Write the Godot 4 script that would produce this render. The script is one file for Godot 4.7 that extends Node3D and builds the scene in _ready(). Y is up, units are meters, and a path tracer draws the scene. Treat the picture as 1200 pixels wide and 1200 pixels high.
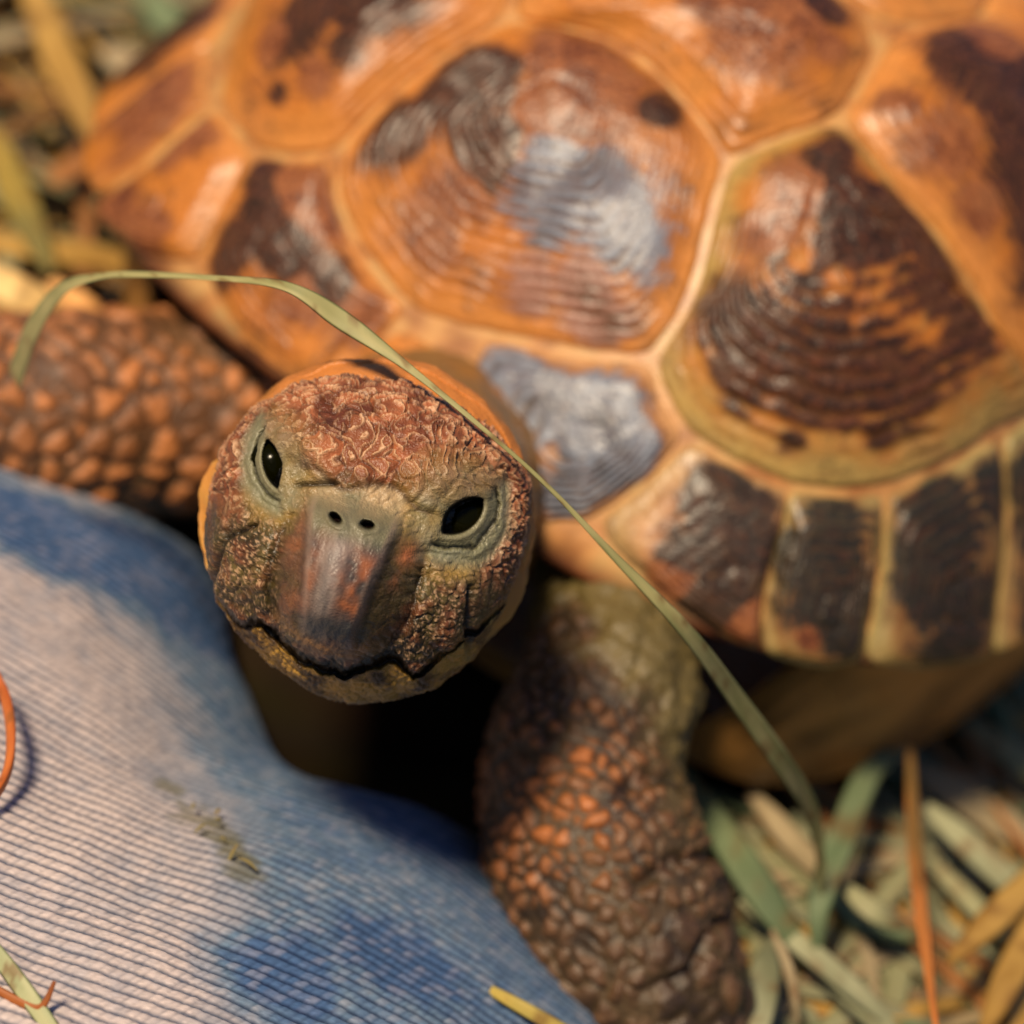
extends Node3D
# A tortoise on hay, looking into the lens over a jeans-clad leg.
# Everything is worked out in millimetres round the middle of the shell's rim (x its left, y up, z its front) and made metres by mm().

const MM := 0.001
const LIFT := 24.0            # the rim stands this many millimetres above the ground
const KEY := Vector3(0, -12, 0)
const NAZ := 720
const NEL := 160

var dome := PackedFloat32Array()
var n_fine := FastNoiseLite.new()
var n_mid := FastNoiseLite.new()
var n_big := FastNoiseLite.new()
var n_soft := FastNoiseLite.new()
var cell_s := FastNoiseLite.new()
var cell_sv := FastNoiseLite.new()
var cell_l := FastNoiseLite.new()
var cell_lv := FastNoiseLite.new()
var cell_h := FastNoiseLite.new()
var cell_hv := FastNoiseLite.new()
var cell_g := FastNoiseLite.new()
var rng := RandomNumberGenerator.new()
var M := {}


class Surf:
	var v := PackedVector3Array()
	var n := PackedVector3Array()
	var c := PackedColorArray()
	var i := PackedInt32Array()


func mm(p: Vector3) -> Vector3:
	return Vector3(p.x, p.y + LIFT, p.z) * MM


func ss(a: float, b: float, x: float) -> float:
	var t := clampf((x - a) / (b - a), 0.0, 1.0)
	return t * t * (3.0 - 2.0 * t)


func lin(r: float, g: float, b: float) -> Color:      # an sRGB colour as the linear value that vertex colours are
	return Color(r / 255.0, g / 255.0, b / 255.0).srgb_to_linear()


func noise(kind: int, size: float, seed_: int, octaves := 3) -> FastNoiseLite:
	var n := FastNoiseLite.new()
	n.noise_type = kind as FastNoiseLite.NoiseType
	n.frequency = 1.0 / size
	n.seed = seed_
	n.fractal_octaves = octaves
	if octaves < 2:
		n.fractal_type = FastNoiseLite.FRACTAL_NONE
	return n


func cells(size: float, seed_: int, value: bool, jitter := 0.8) -> FastNoiseLite:
	var n := noise(FastNoiseLite.TYPE_CELLULAR, size, seed_, 1)
	n.cellular_distance_function = FastNoiseLite.DISTANCE_EUCLIDEAN
	n.cellular_jitter = jitter
	n.cellular_return_type = FastNoiseLite.RETURN_CELL_VALUE if value else FastNoiseLite.RETURN_DISTANCE2_SUB
	return n


# a grid of nu x nv points (row-major in u) added to a surface, with smooth normals; side = 1 or -1 turns it over
func add_grid(s: Surf, nu: int, nv: int, p: PackedVector3Array, c: PackedColorArray, wrap: bool, side: float) -> void:
	var base := s.v.size()
	var nn := PackedVector3Array()
	nn.resize(nu * nv)
	for a in nu:
		var a0 := (a - 1 + nu) % nu if wrap else maxi(a - 1, 0)
		var a1 := (a + 1) % nu if wrap else mini(a + 1, nu - 1)
		for b in nv:
			var du := p[a1 * nv + b] - p[a0 * nv + b]
			var dv := p[a * nv + mini(b + 1, nv - 1)] - p[a * nv + maxi(b - 1, 0)]
			var k := du.cross(dv)
			nn[a * nv + b] = k.normalized() * side if k.length_squared() > 1e-16 else Vector3.ZERO
	for a in nu:
		for b in nv:
			if nn[a * nv + b] == Vector3.ZERO:
				var o := b + 1 if b == 0 else b - 1
				nn[a * nv + b] = nn[a * nv + o] if nn[a * nv + o] != Vector3.ZERO else Vector3.UP
	var idx := PackedInt32Array()
	var last := nu if wrap else nu - 1
	idx.resize(last * (nv - 1) * 6)
	var w := 0
	for a in last:
		var a1 := (a + 1) % nu
		for b in nv - 1:
			var q := base + a * nv + b
			var r := base + a1 * nv + b
			if side > 0.0:
				idx[w] = q; idx[w + 1] = q + 1; idx[w + 2] = r
				idx[w + 3] = q + 1; idx[w + 4] = r + 1; idx[w + 5] = r
			else:
				idx[w] = q; idx[w + 1] = r; idx[w + 2] = q + 1
				idx[w + 3] = q + 1; idx[w + 4] = r; idx[w + 5] = r + 1
			w += 6
	s.v.append_array(p)
	s.n.append_array(nn)
	s.c.append_array(c)
	s.i.append_array(idx)


func build(s: Surf, called: String, mat: Material, parent: Node = self) -> MeshInstance3D:
	var out := PackedVector3Array()
	out.resize(s.v.size())
	for k in s.v.size():
		out[k] = mm(s.v[k])
	var arr := []
	arr.resize(Mesh.ARRAY_MAX)
	arr[Mesh.ARRAY_VERTEX] = out
	arr[Mesh.ARRAY_NORMAL] = s.n
	arr[Mesh.ARRAY_COLOR] = s.c
	arr[Mesh.ARRAY_INDEX] = s.i
	var m := ArrayMesh.new()
	m.add_surface_from_arrays(Mesh.PRIMITIVE_TRIANGLES, arr)
	m.surface_set_material(0, mat)
	var o := MeshInstance3D.new()
	o.name = called
	o.mesh = m
	parent.add_child(o, true)
	return o


func tag(o: Node, label: String, category: String, group := "", kind := "") -> void:
	if label: o.set_meta("label", label)
	if category: o.set_meta("category", category)
	if group: o.set_meta("group", group)
	if kind: o.set_meta("kind", kind)


func thing(called: String, label: String, category: String, group := "") -> Node3D:
	var o := Node3D.new()
	o.name = called
	add_child(o, true)
	tag(o, label, category, group)
	return o


func mat(rough: float, spec := 0.5) -> StandardMaterial3D:
	var m := StandardMaterial3D.new()
	m.vertex_color_use_as_albedo = true
	m.roughness = rough
	m.metallic_specular = spec
	return m


func relief(m: StandardMaterial3D, size_mm: float, depth_mm: float, seed_: int, kind := 0) -> void:
	var t := NoiseTexture2D.new()
	t.width = 512; t.height = 512; t.seamless = true
	t.noise = noise(kind, 24.0, seed_, 4)
	m.heightmap_enabled = true
	m.heightmap_texture = t
	m.heightmap_scale = depth_mm * 0.1
	m.uv1_triplanar = true
	m.uv1_scale = Vector3.ONE / (size_mm * MM)


func catmull(pts: Array, t: float):
	var f := clampf(t, 0.0, 0.99999) * (pts.size() - 1)
	var k := int(f)
	var u := f - k
	var a = pts[maxi(k - 1, 0)]
	var b = pts[k]
	var c = pts[mini(k + 1, pts.size() - 1)]
	var d = pts[mini(k + 2, pts.size() - 1)]
	return ((b * 2.0) + (c - a) * u + (a * 2.0 - b * 5.0 + c * 4.0 - d) * (u * u) + (b * 3.0 - a - c * 3.0 + d) * (u * u * u)) * 0.5


#################################################################### the shell's dome
func dome_height(x: float, z: float) -> float:
	var q := pow(pow(absf(x) / 46.080, 3.077) + pow(absf(z) / 52.847, 3.077), 1.0 / 3.077)
	return 37.013 * pow(maxf(0.0, 1.0 - pow(minf(q, 1.0), 2.784)), 1.036)


func make_dome() -> void:
	dome.resize((NAZ + 1) * NEL)
	for a in NAZ + 1:
		var az := TAU * a / NAZ
		var sx := sin(az)
		var cz := cos(az)
		var edge := 1.0 / pow(pow(absf(sx) / 46.080, 3.077) + pow(absf(cz) / 52.847, 3.077), 1.0 / 3.077)
		var els := PackedFloat32Array()
		var rs := PackedFloat32Array()
		for k in 301:
			var s := edge * (1.0 - pow(k / 300.0, 1.6))
			var h := dome_height(sx * s, cz * s) - KEY.y
			els.append(atan2(h, s))
			rs.append(sqrt(h * h + s * s))
		var j := 0
		for e in NEL:
			var el := PI / 2 * e / (NEL - 1)
			while j < 299 and els[j + 1] < el:
				j += 1
			var f := clampf((el - els[j]) / maxf(1e-6, els[j + 1] - els[j]), -6.0, 1.0) if el > els[0] else 0.0
			dome[a * NEL + e] = lerpf(rs[j], rs[j + 1], f) if el > els[0] else edge / maxf(0.2, cos(el))
	return


func on_dome(p: Vector3, h: float) -> Vector3:
	var d := (p - KEY).normalized()
	var az := fposmod(atan2(d.x, d.z), TAU) / TAU * NAZ
	var el := clampf(asin(clampf(d.y, -1, 1)) / (PI / 2), 0.0, 1.0) * (NEL - 1)
	var a := mini(int(az), NAZ - 1)
	var e := mini(int(el), NEL - 2)
	var fa := az - a
	var fe := el - e
	var k := a * NEL + e
	var r := lerpf(lerpf(dome[k], dome[k + 1], fe), lerpf(dome[k + NEL], dome[k + NEL + 1], fe), fa)
	return KEY + d * (r + h)


func outline(poly: Array, n: int, inset: float) -> PackedVector3Array:
	var pts := poly.duplicate()
	for it in 3:                                     # round the corners a little, then resample evenly
		var q := []
		for k in pts.size():
			var a: Vector3 = pts[k]
			var b: Vector3 = pts[(k + 1) % pts.size()]
			var w := 0.16 if it == 0 else 0.25
			q.append(a.lerp(b, w)); q.append(a.lerp(b, 1.0 - w))
		pts = q
	var mid := Vector3.ZERO
	for p in pts: mid += p
	mid /= pts.size()
	var total := 0.0
	for k in pts.size(): total += pts[k].distance_to(pts[(k + 1) % pts.size()])
	var out := PackedVector3Array()
	var k := 0
	var done := 0.0
	for j in n:
		var want := total * j / n
		while true:
			var step: float = pts[k % pts.size()].distance_to(pts[(k + 1) % pts.size()])
			if done + step >= want or k > pts.size() * 2:
				var p: Vector3 = pts[k % pts.size()].lerp(pts[(k + 1) % pts.size()], (want - done) / maxf(step, 1e-6))
				out.append(p + (mid - p).normalized() * (inset + 0.16 * n_mid.get_noise_3dv(p * 0.8)))
				break
			done += step
			k += 1
	return out


# One horny scute: its outline on the dome, the point its growth rings started from, dark blotches [centre, radius, tone], the number of rings.
# tones: 0 near-black horn, 1 warm brown, 2 bluish sky sheen painted on as grey, 3 orange clear horn that wins over the dark
func scute(parent: Node, poly: Array, start: Vector3, blots: Array, rings: float, na: int, nt: int, bulge: float, look := {}) -> void:
	var edge := outline(poly, na, 0.1)
	var size := 0.0
	for e in edge: size += e.distance_to(start)
	size /= na
	var P := PackedVector3Array()
	var C := PackedColorArray()
	P.resize(na * nt)
	C.resize(na * nt)
	var pale: Color = look.get("pale", lin(218, 144, 70))
	var horn: Color = look.get("horn", lin(200, 122, 44))
	var lead: Vector3 = look.get("lead", Vector3(0, -0.4, 0.9))
	var cold: float = look.get("cold", 0.0)
	var tan_ := lin(180, 112, 66)
	var grey := lin(134, 146, 164)  # cool sky sheen painted into the horn colour
	var brown := lin(106, 58, 34)
	var black := lin(34, 26, 21)
	var seed_off := Vector3(start.x * 3.1, start.y * 1.7, start.z * 2.3)
	var ridge: float = look.get("ridge", 0.07)
	var cover: float = look.get("cover", 0.0)
	for a in na:
		var e := edge[a]
		for b in nt:
			var t := pow(float(b) / (nt - 1), 0.82)
			var q := start.lerp(e, t)
			var w1 := n_mid.get_noise_3dv(q * 0.55 + seed_off)
			var w2 := n_fine.get_noise_3dv(q * 1.1 + seed_off)
			var w3 := n_big.get_noise_3dv(q + seed_off)
			var m := -0.35 + cover
			var tone := 0.0
			var clear := 0.0
			for bl in blots:
				var k: float = 1.25 - q.distance_to(bl[0]) / bl[1]
				if bl[2] == 3:
					clear = maxf(clear, k)
				elif k > m:
					m = k
					tone = bl[2]
			# growth rings: steps that lie closer together on the short side
			var g := (t * rings + w1 * 0.3 + w3 * 0.3)
			var saw := g - floorf(g)
			var ring := (1.0 - absf(saw * 2.0 - 1.0))
			ring = ring * ring * (3.0 - 2.0 * ring)
			var in_rings := ss(0.16, 0.3, t) * ss(0.985, 0.86, t)
			var front := ss(-0.35, 0.65, (q - start).normalized().dot(lead) + w3 * 0.5)
			in_rings *= 0.12 + 0.88 * front
			var amp := ridge * in_rings * (0.2 + 1.25 * clampf(w3 * 2.0 + 0.42, 0.0, 1.0))
			if tone == 2.0:
				amp *= 1.0 + 1.3 * ss(0.0, 0.4, m)
			var h := 0.95 + bulge * (1.0 - t * t) + amp * (ring - 0.5) + 0.035 * w2 + 0.18 * w1 * (1.0 - t)
			h -= 0.12 * ss(0.14, 0.2, t) * ss(0.3, 0.2, t)
			h -= 0.55 * ss(0.70, 0.97, t) + 0.62 * ss(0.955, 1.0, t)
			P[a * nt + b] = on_dome(q, h)
			# colour
			m += w3 * 0.42 + w1 * 0.42 + w2 * 0.28 + (ring - 0.5) * 0.3 * in_rings
			m -= maxf(0.0, clear) * 1.3
			m -= ss(0.88, 1.0, t) * 0.5
			var dark := ss(0.12, 0.42, m)
			var col := horn.lerp(pale, ss(0.66, 0.95, t + w1 * 0.12))
			col = col.lerp(tan_, 0.32 * clampf(0.3 + w3 * 1.2 + (ring - 0.5) * 0.5 * in_rings, 0.0, 1.0))
			col = col.lerp(brown, 0.5 * ss(-0.12, 0.12, m) * (1.0 - dark * 0.5))
			var deep := black
			if tone == 1.0:
				deep = brown.lerp(tan_, clampf(0.35 + w1 * 0.9 + w2 * 0.8, 0.0, 1.0))
			elif tone == 2.0:
				deep = grey.lerp(black, clampf(0.30 - w1 * 0.8 + (0.55 - ring) * 1.3 * in_rings, 0.0, 0.95))
			elif tone == 4.0:
				deep = tan_.lerp(grey, 0.3).lerp(black, clampf(w1 * 0.8 + (0.55 - ring) * 1.3 * in_rings, 0.0, 0.85))
			else:
				deep = black.lerp(lin(24, 29, 27), cold).lerp(brown.lerp(lin(42, 46, 38), cold), clampf(w2 * 1.5 + w1 * 0.9 + (ring - 0.6) * 0.55 * in_rings, 0.0, 0.85))
			col = col.lerp(deep, dark * 0.95)
			col = col.lerp(horn.lerp(black, 0.35), 0.16 * ss(0.5, 0.1, ring) * in_rings)
			# fine growth lines, scratches and ground-in dirt
			var streak := n_fine.get_noise_3d(g * 1.1, TAU * a / na * size * 0.16, start.x)
			col = col.lerp(brown, 0.42 * ss(0.05, 0.55, streak) * (0.4 + 0.6 * clampf(w3 + 0.5, 0.0, 1.0)))
			col = col.lerp(pale, 0.30 * ss(0.1, 0.6, -streak) * (1.0 - dark))
			col = col.lerp(lin(72, 54, 34), 0.55 * ss(0.22, 0.5, w1 * 0.7 + w2 * 0.6))
			# the soft new horn along the seams
			col = col.lerp(pale.lerp(lin(214, 196, 136), 0.35), 0.4 * ss(0.95, 0.99, t))
			C[a * nt + b] = col * (0.9 + 0.25 * w2)
	var s := Surf.new()
	add_grid(s, na, nt, P, C, true, -1.0)
	var o := build(s, "scute", M.horn, parent)
	if look.has("label"):
		o.set_meta("label", look.label)


func mir(p: Vector3) -> Vector3:
	return Vector3(-p.x, p.y, p.z)


func mirrored(a: Array) -> Array:
	var out := []
	for p in a: out.append(mir(p))
	out.reverse()
	return out


func plan(x: float, z: float) -> Vector3:
	return Vector3(x, dome_height(x, z), z)


func rim_at(deg: float, q: float) -> Vector3:          # a point of the marginal ring; 0 is the nose, 90 its left
	var sx := sin(deg_to_rad(deg))
	var cz := cos(deg_to_rad(deg))
	var edge := 1.0 / pow(pow(absf(sx) / 46.080, 3.077) + pow(absf(cz) / 52.847, 3.077), 1.0 / 3.077)
	return plan(sx * edge * q, cz * edge * q)


func make_carapace(tortoise: Node3D) -> void:
	# the bony dome under the scutes, with a rim that turns under
	var s := Surf.new()
	var na := 360
	var nt := 90
	var P := PackedVector3Array()
	var C := PackedColorArray()
	P.resize(na * nt); C.resize(na * nt)
	for a in na:
		var az := TAU * a / na
		for b in nt:
			var f := float(b) / (nt - 1)
			var p: Vector3
			if f < 0.8:
				var el := lerpf(PI / 2, 0.235, pow(f / 0.8, 0.9))
				p = on_dome(KEY + Vector3(sin(az) * cos(el), sin(el), cos(az) * cos(el)) * 30.0, 0.02)
				p.y = maxf(p.y, -0.2)
			else:
				var u := (f - 0.8) / 0.2
				var r := rim_at(rad_to_deg(az), 0.999)
				p = Vector3(r.x, 0, r.z) * (1.0 - 0.14 * u * u) + Vector3(0, -1.6 * sin(minf(u * 4.0, PI / 2)) + 7.0 * u * u, 0)
			var w := n_mid.get_noise_3dv(p * 0.7)
			P[a * nt + b] = p
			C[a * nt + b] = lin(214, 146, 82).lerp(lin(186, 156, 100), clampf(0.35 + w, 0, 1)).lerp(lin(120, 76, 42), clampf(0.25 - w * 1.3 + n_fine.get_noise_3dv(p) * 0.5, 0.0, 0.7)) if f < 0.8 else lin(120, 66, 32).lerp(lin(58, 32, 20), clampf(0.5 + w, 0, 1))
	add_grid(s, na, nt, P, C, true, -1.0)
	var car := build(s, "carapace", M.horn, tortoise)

	var V1 := [Vector3(-15.24, 13.59, 43.67), Vector3(-14.71, 17.11, 41.09), Vector3(-13.39, 20.96, 38.03), Vector3(-10.53, 25.76, 33.63), Vector3(-7.17, 27.04, 32.48), Vector3(-3.79, 27.87, 31.61), Vector3(0.17, 28.00, 31.46), Vector3(4.02, 27.51, 32.04), Vector3(7.75, 26.74, 32.81), Vector3(10.74, 25.71, 33.66), Vector3(12.29, 22.86, 36.42), Vector3(14.35, 19.27, 39.36), Vector3(15.14, 16.88, 41.20), Vector3(15.26, 13.71, 43.59), Vector3(11.68, 12.22, 45.10), Vector3(6.71, 10.70, 46.39), Vector3(2.24, 9.26, 47.37), Vector3(-2.53, 8.04, 48.13), Vector3(-8.41, 9.39, 47.17), Vector3(-12.99, 11.21, 45.64)]
	scute(car, V1, Vector3(-1.58, 23.33, 36.59), [[Vector3(-10.97, 17.14, 41.57), 3.4, 0], [Vector3(-8.71, 20.49, 38.99), 4.0, 0], [Vector3(-6.82, 22.36, 37.42), 3.0, 0], [Vector3(-3.66, 18.91, 40.49), 3.2, 0], [Vector3(-4.35, 15.72, 42.96), 3.0, 1], [Vector3(-3.48, 12.95, 44.94), 2.0, 1], [Vector3(-0.88, 24.57, 35.36), 6.0, 1], [Vector3(4.29, 25.77, 34.06), 2.0, 0], [Vector3(0.99, 19.64, 39.91), 3.6, 2], [Vector3(4.76, 19.94, 39.63), 4.6, 2], [Vector3(8.92, 18.88, 40.35), 3.6, 2], [Vector3(7.99, 15.62, 42.94), 2.6, 4], [Vector3(4.33, 13.44, 44.59), 2.4, 4], [Vector3(10.06, 14.13, 43.89), 2.6, 4]], 19.0, 460, 210, 1.9, {"ridge": 0.12, "label": "scute behind the head with a grey ringed patch painted as sky sheen"})
	var C1 := [Vector3(15.26, 13.71, 43.59), Vector3(15.14, 16.88, 41.20), Vector3(14.35, 19.27, 39.36), Vector3(12.29, 22.86, 36.42), Vector3(10.74, 25.71, 33.66), Vector3(12.15, 27.56, 31.18), Vector3(14.95, 30.12, 26.49), Vector3(21.36, 27.52, 26.61), Vector3(25.53, 25.47, 25.36), Vector3(29.28, 22.77, 24.15), Vector3(31.97, 20.25, 23.29), Vector3(34.38, 17.96, 21.34), Vector3(37.06, 14.91, 18.69), Vector3(35.98, 14.43, 24.90), Vector3(35.43, 12.72, 29.64), Vector3(33.39, 10.84, 35.62), Vector3(31.26, 10.12, 38.79), Vector3(28.32, 9.79, 41.50), Vector3(24.36, 10.03, 43.54), Vector3(20.52, 10.48, 44.66), Vector3(17.33, 11.98, 44.42)]
	scute(car, C1, Vector3(18.64, 25.67, 31.34), [[Vector3(16.25, 27.61, 29.84), 2.2, 0], [Vector3(19.91, 25.25, 31.17), 4.2, 0], [Vector3(16.75, 23.27, 34.94), 2.2, 1], [Vector3(16.57, 25.21, 32.82), 3.0, 1], [Vector3(20.28, 21.41, 35.49), 3.0, 0], [Vector3(19.01, 17.96, 39.29), 3.4, 0], [Vector3(20.91, 15.40, 40.78), 2.8, 0], [Vector3(24.83, 17.13, 37.25), 4.2, 0], [Vector3(28.33, 18.06, 33.26), 4.2, 0], [Vector3(26.21, 23.05, 28.76), 3.6, 0], [Vector3(30.69, 19.89, 27.12), 3.2, 0], [Vector3(23.47, 24.61, 29.35), 3.6, 0], [Vector3(26.40, 12.60, 40.40), 1.1, 0], [Vector3(30.35, 14.25, 35.50), 1.4, 0], [Vector3(28.24, 14.63, 37.15), 1.0, 0], [Vector3(22.08, 21.74, 34.15), 1.4, 3], [Vector3(29.17, 20.22, 29.18), 1.5, 3], [Vector3(19.29, 22.21, 35.10), 1.2, 3]], 15.0, 460, 200, 1.7, {"ridge": 0.13, "pale": lin(182, 152, 86), "lead": Vector3(0.62, -0.55, 0.56), "label": "large side scute with a black fan of growth rings"})
	var C2 := [Vector3(14.95, 30.12, 26.49), Vector3(14.50, 31.51, 24.07), Vector3(13.71, 32.97, 21.10), Vector3(12.57, 34.24, 18.03), Vector3(14.92, 35.08, 9.91), Vector3(17.23, 34.54, -1.61), Vector3(23.01, 31.25, -9.80), Vector3(29.28, 26.06, -9.04), Vector3(34.27, 20.34, -4.57), Vector3(37.18, 16.15, 5.55), Vector3(37.06, 14.91, 18.69), Vector3(34.38, 17.96, 21.34), Vector3(31.97, 20.25, 23.29), Vector3(29.28, 22.77, 24.15), Vector3(25.53, 25.47, 25.36), Vector3(21.36, 27.52, 26.61)]
	scute(car, C2, Vector3(23.03, 30.81, 13.72), [[Vector3(17.76, 33.24, 15.72), 3.2, 0], [Vector3(21.16, 31.98, 13.52), 4.0, 0], [Vector3(25.79, 28.40, 16.00), 4.4, 0], [Vector3(29.46, 24.76, 17.42), 3.6, 0], [Vector3(17.34, 31.29, 22.60), 1.6, 1], [Vector3(21.52, 29.71, 21.69), 2.6, 1], [Vector3(18.20, 33.69, 11.76), 2.4, 1], [Vector3(25.69, 26.86, 21.82), 2.0, 1], [Vector3(28.03, 27.43, 4.74), 6.0, 0]], 13.0, 320, 120, 1.7)
	# the two behind, out of the picture on the left and hardly in it on the right
	var v2l := Vector3(14.95, 30.12, 26.49)
	var v3l := Vector3(12.57, 34.24, 18.03)
	var V2 := [Vector3(-10.53, 25.76, 33.63), mir(v2l), mir(v3l), v3l, v2l, Vector3(12.15, 27.56, 31.18), Vector3(10.74, 25.71, 33.66), Vector3(7.75, 26.74, 32.81), Vector3(4.02, 27.51, 32.04), Vector3(0.17, 28.00, 31.46), Vector3(-3.79, 27.87, 31.61), Vector3(-7.17, 27.04, 32.48)]
	scute(car, V2, Vector3(6.48, 32.31, 24.70), [[Vector3(6.73, 32.14, 24.99), 4.6, 1], [Vector3(8.07, 33.63, 21.60), 2.6, 0], [Vector3(7.91, 29.92, 28.60), 1.6, 1], [Vector3(10.57, 32.25, 24.09), 1.8, 1], [Vector3(4.20, 32.99, 23.47), 2.6, 0], [Vector3(1.76, 31.50, 26.36), 2.5, 1]], 10.0, 320, 120, 1.8, {"ridge": 0.1})
	var V3 := [v3l, mir(v3l), plan(-16, 8), plan(-12.5, 0), plan(12.5, 0), plan(16, 8)]
	scute(car, V3, plan(0, 7), [[plan(0, 8), 7.0, 0]], 10.0, 160, 50, 1.8)
	scute(car, [plan(12.5, 0), plan(-12.5, 0), plan(-15, -10), plan(-11, -21), plan(11, -21), plan(15, -10)], plan(0, -12), [[plan(0, -11), 6.0, 0]], 10.0, 160, 50, 1.8)
	scute(car, [plan(11, -21), plan(-11, -21), plan(-16, -30), plan(-12, -43), plan(12, -43), plan(16, -30)], plan(0, -31), [[plan(0, -33), 6.0, 0]], 10.0, 160, 50, 1.8)
	var C1R := [Vector3(-10.53, 25.76, 33.63), Vector3(-13.39, 20.96, 38.03), Vector3(-14.71, 17.11, 41.09), Vector3(-15.24, 13.59, 43.67), Vector3(-18.10, 11.56, 44.54), Vector3(-21.52, 10.21, 44.53), Vector3(-25.35, 10.12, 42.99), Vector3(-27.41, 10.17, 41.78), Vector3(-29.55, 11.42, 39.13), Vector3(-31.75, 12.83, 35.46), mir(Vector3(37.06, 14.91, 18.69)), mir(Vector3(31.97, 20.25, 23.29)), mir(Vector3(25.53, 25.47, 25.36)), mir(Vector3(21.36, 27.52, 26.61)), mir(v2l)]
	scute(car, C1R, Vector3(-19.21, 21.65, 35.71), [[Vector3(-22.93, 18.01, 37.54), 3.6, 0], [Vector3(-19.93, 20.95, 36.12), 3.6, 0], [Vector3(-18.53, 18.88, 38.63), 2.2, 0], [Vector3(-19.39, 16.18, 40.68), 1.8, 1], [Vector3(-24.60, 16.08, 38.40), 2.2, 1], [Vector3(-21.32, 14.12, 41.66), 1.0, 0], [Vector3(-18.14, 22.84, 34.89), 3.0, 0]], 13.0, 320, 130, 1.7)
	var rear := [plan(16, 8), plan(12.5, 0), plan(15, -10), Vector3(34.27, 20.34, -4.57)]
	scute(car, mirrored(C2), mir(Vector3(23.03, 30.81, 13.72)), [[mir(Vector3(23.03, 30.81, 13.72)), 7.0, 0]], 10.0, 160, 50, 1.7)
	for side in [1.0, -1.0]:
		var c3 := []
		var c4 := []
		for q in [Vector2(15, 9), Vector2(33, 6), Vector2(38.5, -2), Vector2(38, -14), Vector2(33, -18), Vector2(15, -11), Vector2(12.5, 0)]: c3.append(plan(q.x, q.y))
		for q in [Vector2(15, -11), Vector2(33, -18), Vector2(36, -24), Vector2(31, -38), Vector2(16, -42), Vector2(16.5, -31), Vector2(11.5, -21)]: c4.append(plan(q.x, q.y))
		var a3 := plan(27, -6)
		var a4 := plan(24, -27)
		scute(car, c3 if side > 0 else mirrored(c3), a3 if side > 0 else mir(a3), [[a3 if side > 0 else mir(a3), 7.0, 0]], 10.0, 140, 40, 1.6)
		scute(car, c4 if side > 0 else mirrored(c4), a4 if side > 0 else mir(a4), [[a4 if side > 0 else mir(a4), 7.0, 0]], 10.0, 140, 40, 1.6)

	# the marginals round the rim
	var grey_pale := {"horn": lin(196, 140, 90), "pale": lin(214, 160, 106), "ridge": 0.14}
	var m1 := [plan(3, 48.6), Vector3(2.96, 9.38, 47.29), Vector3(6.75, 10.66, 46.42), Vector3(11.72, 12.17, 45.13), Vector3(15.26, 13.71, 43.59), Vector3(17.33, 11.98, 44.42), Vector3(20.52, 10.48, 44.66), Vector3(19.92, 7.18, 47.06), Vector3(18.22, 3.01, 50.03), rim_at(13, 1.0), rim_at(4, 1.0)]
	scute(car, m1, Vector3(15.40, 7.55, 47.71), [[Vector3(10.35, 8.21, 47.82), 3.4, 2], [Vector3(14.32, 8.94, 46.98), 4.0, 2], [Vector3(17.06, 8.69, 46.71), 2.2, 2], [Vector3(16.11, 5.66, 48.79), 3.4, 2], [Vector3(7.40, 7.96, 48.11), 2.6, 2]], 9.0, 300, 110, 0.7, grey_pale)
	var m1r := [plan(-3, 48.6), rim_at(-4, 1.0), rim_at(-13, 1.0), Vector3(-19.85, 2.36, 50.08), Vector3(-20.52, 6.01, 47.66), Vector3(-21.43, 10.14, 44.61), Vector3(-18.10, 11.56, 44.54), Vector3(-15.24, 13.59, 43.67), Vector3(-12.99, 11.21, 45.64), Vector3(-8.41, 9.39, 47.17), Vector3(-2.53, 8.04, 48.13)]
	scute(car, m1r, Vector3(-13.86, 6.44, 48.60), [[Vector3(-19.21, 9.42, 45.75), 1.7, 0], [Vector3(-16.59, 8.25, 47.08), 2.4, 0], [Vector3(-16.48, 5.65, 48.74), 2.4, 0], [Vector3(-12.93, 6.95, 48.39), 3.4, 0], [Vector3(-12.43, 9.87, 46.59), 2.4, 1], [Vector3(-8.50, 7.03, 48.64), 2.4, 0], [Vector3(-15.25, 10.32, 45.95), 2.4, 1], [Vector3(-16.91, 4.06, 49.63), 2.0, 0], [Vector3(-9.70, 5.38, 49.57), 2.4, 1], [Vector3(-5.36, 6.40, 49.10), 2.0, 1]], 8.0, 260, 100, 0.8)
	scute(car, [plan(-3, 48.6), plan(3, 48.6), rim_at(4, 1.0), rim_at(-4, 1.0)], rim_at(0, 0.97), [], 5.0, 80, 30, 0.5)
	var m2 := [Vector3(20.52, 10.48, 44.66), Vector3(24.36, 10.03, 43.54), Vector3(28.32, 9.79, 41.50), Vector3(28.93, 8.28, 42.30), Vector3(30.01, 5.26, 43.93), Vector3(31.07, 2.81, 45.03), Vector3(32.97, -0.98, 45.78), Vector3(27.17, 0.47, 48.89), Vector3(22.52, 1.64, 49.84), Vector3(18.22, 3.01, 50.03), Vector3(19.92, 7.18, 47.06)]
	scute(car, m2, Vector3(29.68, 2.98, 45.83), [[Vector3(25.41, 7.64, 44.81), 3.4, 0], [Vector3(24.91, 4.29, 47.33), 2.6, 0], [Vector3(27.56, 5.34, 45.37), 3.4, 0], [Vector3(28.36, 1.87, 47.36), 3.4, 0], [Vector3(30.82, 1.18, 46.40), 2.4, 1], [Vector3(25.18, 2.50, 48.39), 2.2, 1]], 9.0, 300, 110, 0.7, {"horn": lin(196, 140, 92), "pale": lin(190, 156, 104), "ridge": 0.1, "cold": 0.6})
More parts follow.
